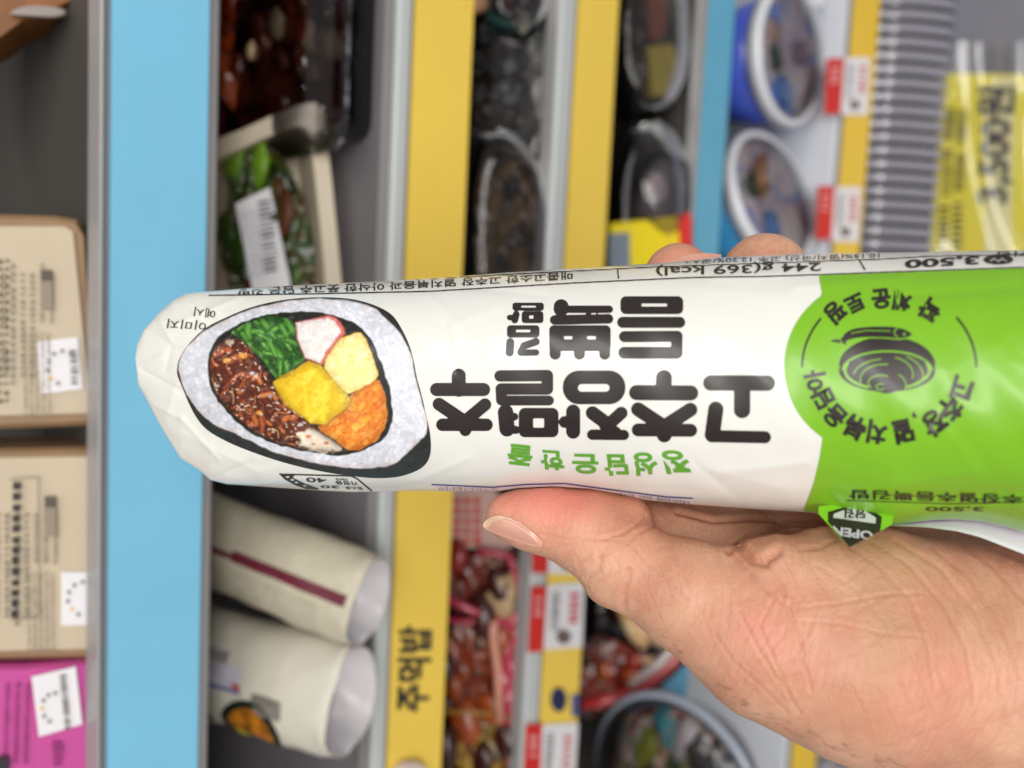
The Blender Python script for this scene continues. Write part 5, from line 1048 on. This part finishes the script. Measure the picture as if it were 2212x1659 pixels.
pts = PG.at([(1255, 1520), (1330, 1508), (1395, 1480), (1450, 1432), (1490, 1380), (1510, 1330)], .01); obj('red_rim', *tube(pts, .0052, 10), mat('rim_red', (176, 52, 52), .25, coat=.6), bw, smooth=True)
pts = PG.at([(1360, 1478), (1420, 1436), (1462, 1390), (1490, 1330)], .014); obj('clear_rim', *tube(pts, .004, 10), mat('rim_clear', (172, 160, 158), .15, coat=.6), bw, smooth=True)
plate('bowl_body', [(1250, 1490), (1330, 1480), (1420, 1430), (1480, 1350), (1500, 1420), (1440, 1480), (1330, 1540), (1250, 1560)], PG, drk, bw, .03, .002, soft=1); bed('red_food', [(1250, 1350), (1390, 1400), (1440, 1430), (1330, 1515), (1250, 1530)], PG, M_RED, bw, .006, .008, 9, 40)
for i in range(5): chunk('food_piece', 1262+rg.rand()*110, 1405+rg.rand()*85, PG, .004+rg.rand()*.005, [org, okk, brn][i % 3], bw, 700+i, (1.1, .9, .6), .01)
# ---- lowest shelf: cups on their side, a round bowl
def cup(label, px, py, r, h, body, tilt, yaw, pics, grp, low=False, zc=None):
    cpt = hitz(px, py, (Z5+r) if zc is None else zc); ax = Vector((math.sin(yaw)*math.cos(tilt), math.cos(yaw)*math.cos(tilt), -math.sin(tilt))).normalized()   # from lid to base
    sd = ax.cross(Vector((0, 0, 1))).normalized(); up = sd.cross(ax); c = Vector(cpt)
    root = empty('food_cup', tuple(c-Vector((0, 0, r))), label, 'food cup', grp)
    def ringv(t, rad, n=40): return [tuple(c+ax*t+sd*(rad*math.cos(2*math.pi*k/n))+up*(rad*math.sin(2*math.pi*k/n))) for k in range(n)]
    v, f = loft([ringv(.006, r*.93), ringv(h*.5, r*.86), ringv(h*.93, r*.74), ringv(h, r*.66)]); obj('cup_body', v, f, body, root, smooth=True)
    v, f = loft([ringv(.008, r*.93), ringv(.008, r*1.0), ringv(-.001, r*1.01), ringv(-.004, r*.98), ringv(-.004, r*.91), ringv(.001, r*.90), ringv(.003, r*.92)], cap=False); obj('cup_rim', v, f, mat('cup_rim', (228, 230, 236), .25, coat=.6), root, smooth=True)
    v, f = loft([ringv(.0, r*.91), ringv(.0015, r*.6), ringv(.0015, r*.01)], cap=False); obj('food_surface', v, f, foodmat('cup_food', [(.30, (190, 172, 182)), (.42, (232, 220, 222)), (.50, (204, 186, 176)), (.55, (84, 142, 232)), (.61, (110, 160, 236)), (.66, (196, 186, 196)), (.78, (220, 214, 222))], 26, .45, .3), root, smooth=True)
    for i, (a, rr_, s_, m_) in enumerate(pics[:4]):
        p = c+sd*(r*rr_*math.cos(a))+up*(r*rr_*math.sin(a))-ax*.0005; v, f = lump(np.array(p), s_, np.random.RandomState(i+int(px)), (1, .5, .8), .25); obj('food_piece', v, f, m_, root, smooth=True)
    v, f = loft([ringv(-.003, r*.9), ringv(-.007, r*.84), ringv(-.008, r*.5), ringv(-.008, r*.02)], cap=False); obj('clear_lid', v, f, plastic, root, smooth=True)
    return root
grn = mat('herb_green', (40, 66, 24), .5); bei = mat('food_beige', (188, 158, 134), .5, noise=.3, scale=100); ora = mat('food_orange', (190, 122, 46), .5, noise=.3, scale=80); lbl = mat('food_blue', (92, 140, 200), .4); lil = mat('food_lilac', (150, 120, 130), .5, noise=.3, scale=70)
GC = 'plastic food cups on the lowest shelf'
cup('violet blue food cup lying on its side, clear lid, farther from the fingertips', 1706, 122, .060, .085, mat('cup_violet', (84, 112, 238), .3, noise=.25, scale=25, coat=.3), .10, .0, [(1.9, .45, .011, grn), (1.2, .55, .010, bei), (2.9, .55, .012, lbl), (-1.2, .3, .014, lil), (.1, .4, .012, bei), (-.5, .62, .012, lil)], GC)
cup('sky blue food cup lying on its side just behind the middle fingertip', 1668, 428, .064, .080, mat('cup_sky', (66, 172, 240), .3, noise=.25, scale=25, coat=.3), .16, -.30, [(1.3, .5, .012, grn), (.9, .35, .016, ora), (.3, .45, .012, ora), (2.7, .5, .014, lbl), (-1.5, .45, .016, lil), (-.7, .5, .012, bei)], GC)
wn = plate('paper_note', [(1700, -60), (1780, -60), (1776, 12), (1708, 18)], flat(Z5+.02), paper, None, .002, 0, tag=('white printed slip at the upper edge of the lowest shelf', 'slip'))
# round bowl, upright, lid up
cB = hitz(1452, 1700, Z4+.055); rB = .066
bo = empty('salad_bowl', (cB[0], cB[1], Z4), 'round salad bowl with a grey rim, jutting over the lower end of the fourth shelf', 'salad bowl')
def rg3(z, rad, n=48): return [(cB[0]+rad*math.cos(2*math.pi*k/n), cB[1]+rad*math.sin(2*math.pi*k/n), z) for k in range(n)]
zb = Z4; obj('bowl_body', *loft([rg3(zb, rB*.6), rg3(zb+.02, rB*.82), rg3(zb+.05, rB*.95), rg3(zb+.052, rB*.9), rg3(zb+.04, rB*.8)]), mat('bowl_grey', (120, 124, 134), .3, coat=.4), bo, smooth=True)
obj('bowl_rim', *loft([rg3(zb+.050, rB*.93), rg3(zb+.050, rB*1.06), rg3(zb+.056, rB*1.06), rg3(zb+.057, rB*1.0), rg3(zb+.053, rB*.93)], cap=False), mat('bowl_rim', (158, 168, 184), .25, coat=.5), bo, smooth=True)
cols = [mat('veg_red', (176, 56, 40), .4), grn, mat('veg_white2', (206, 196, 196), .4, noise=.2), ora, mat('veg_lime', (150, 156, 50), .4), mat('veg_dark', (36, 34, 38), .4), mat('veg_lilac', (186, 160, 170), .4), mat('veg_teal', (40, 150, 160), .4)]
ra = np.linspace(0, 2*math.pi, 49)[:-1]; VS = [(cB[0]+rB*q_*math.cos(a), cB[1]+rB*q_*math.sin(a), zb+.046+.007*math.sin(9*a+q_*20)*math.sin(q_*14+a)*min(q_*3, 1)) for q_ in np.linspace(.02, .9, 14) for a in ra]
obj('salad_mix', VS, [(i*48+j, (i+1)*48+j, (i+1)*48+(j+1) % 48, i*48+(j+1) % 48) for i in range(13) for j in range(48)], M_SALAD, bo, smooth=True)
for i in range(22):
    a = rg.rand()*6.28; k = math.sqrt(rg.rand())*.78; v, f = lump((cB[0]+rB*k*math.cos(a), cB[1]+rB*k*math.sin(a), zb+.046), .006+rg.rand()*.008, np.random.RandomState(i), (1.5, .8, .5), .3)
    obj('vegetable_piece', v, f, cols[rg.randint(8)], bo, smooth=True)
obj('clear_lid', *loft([rg3(zb+.056, rB*1.0), rg3(zb+.064, rB*.94), rg3(zb+.068, rB*.6), rg3(zb+.069, rB*.02)], cap=False), plastic, bo, smooth=True)
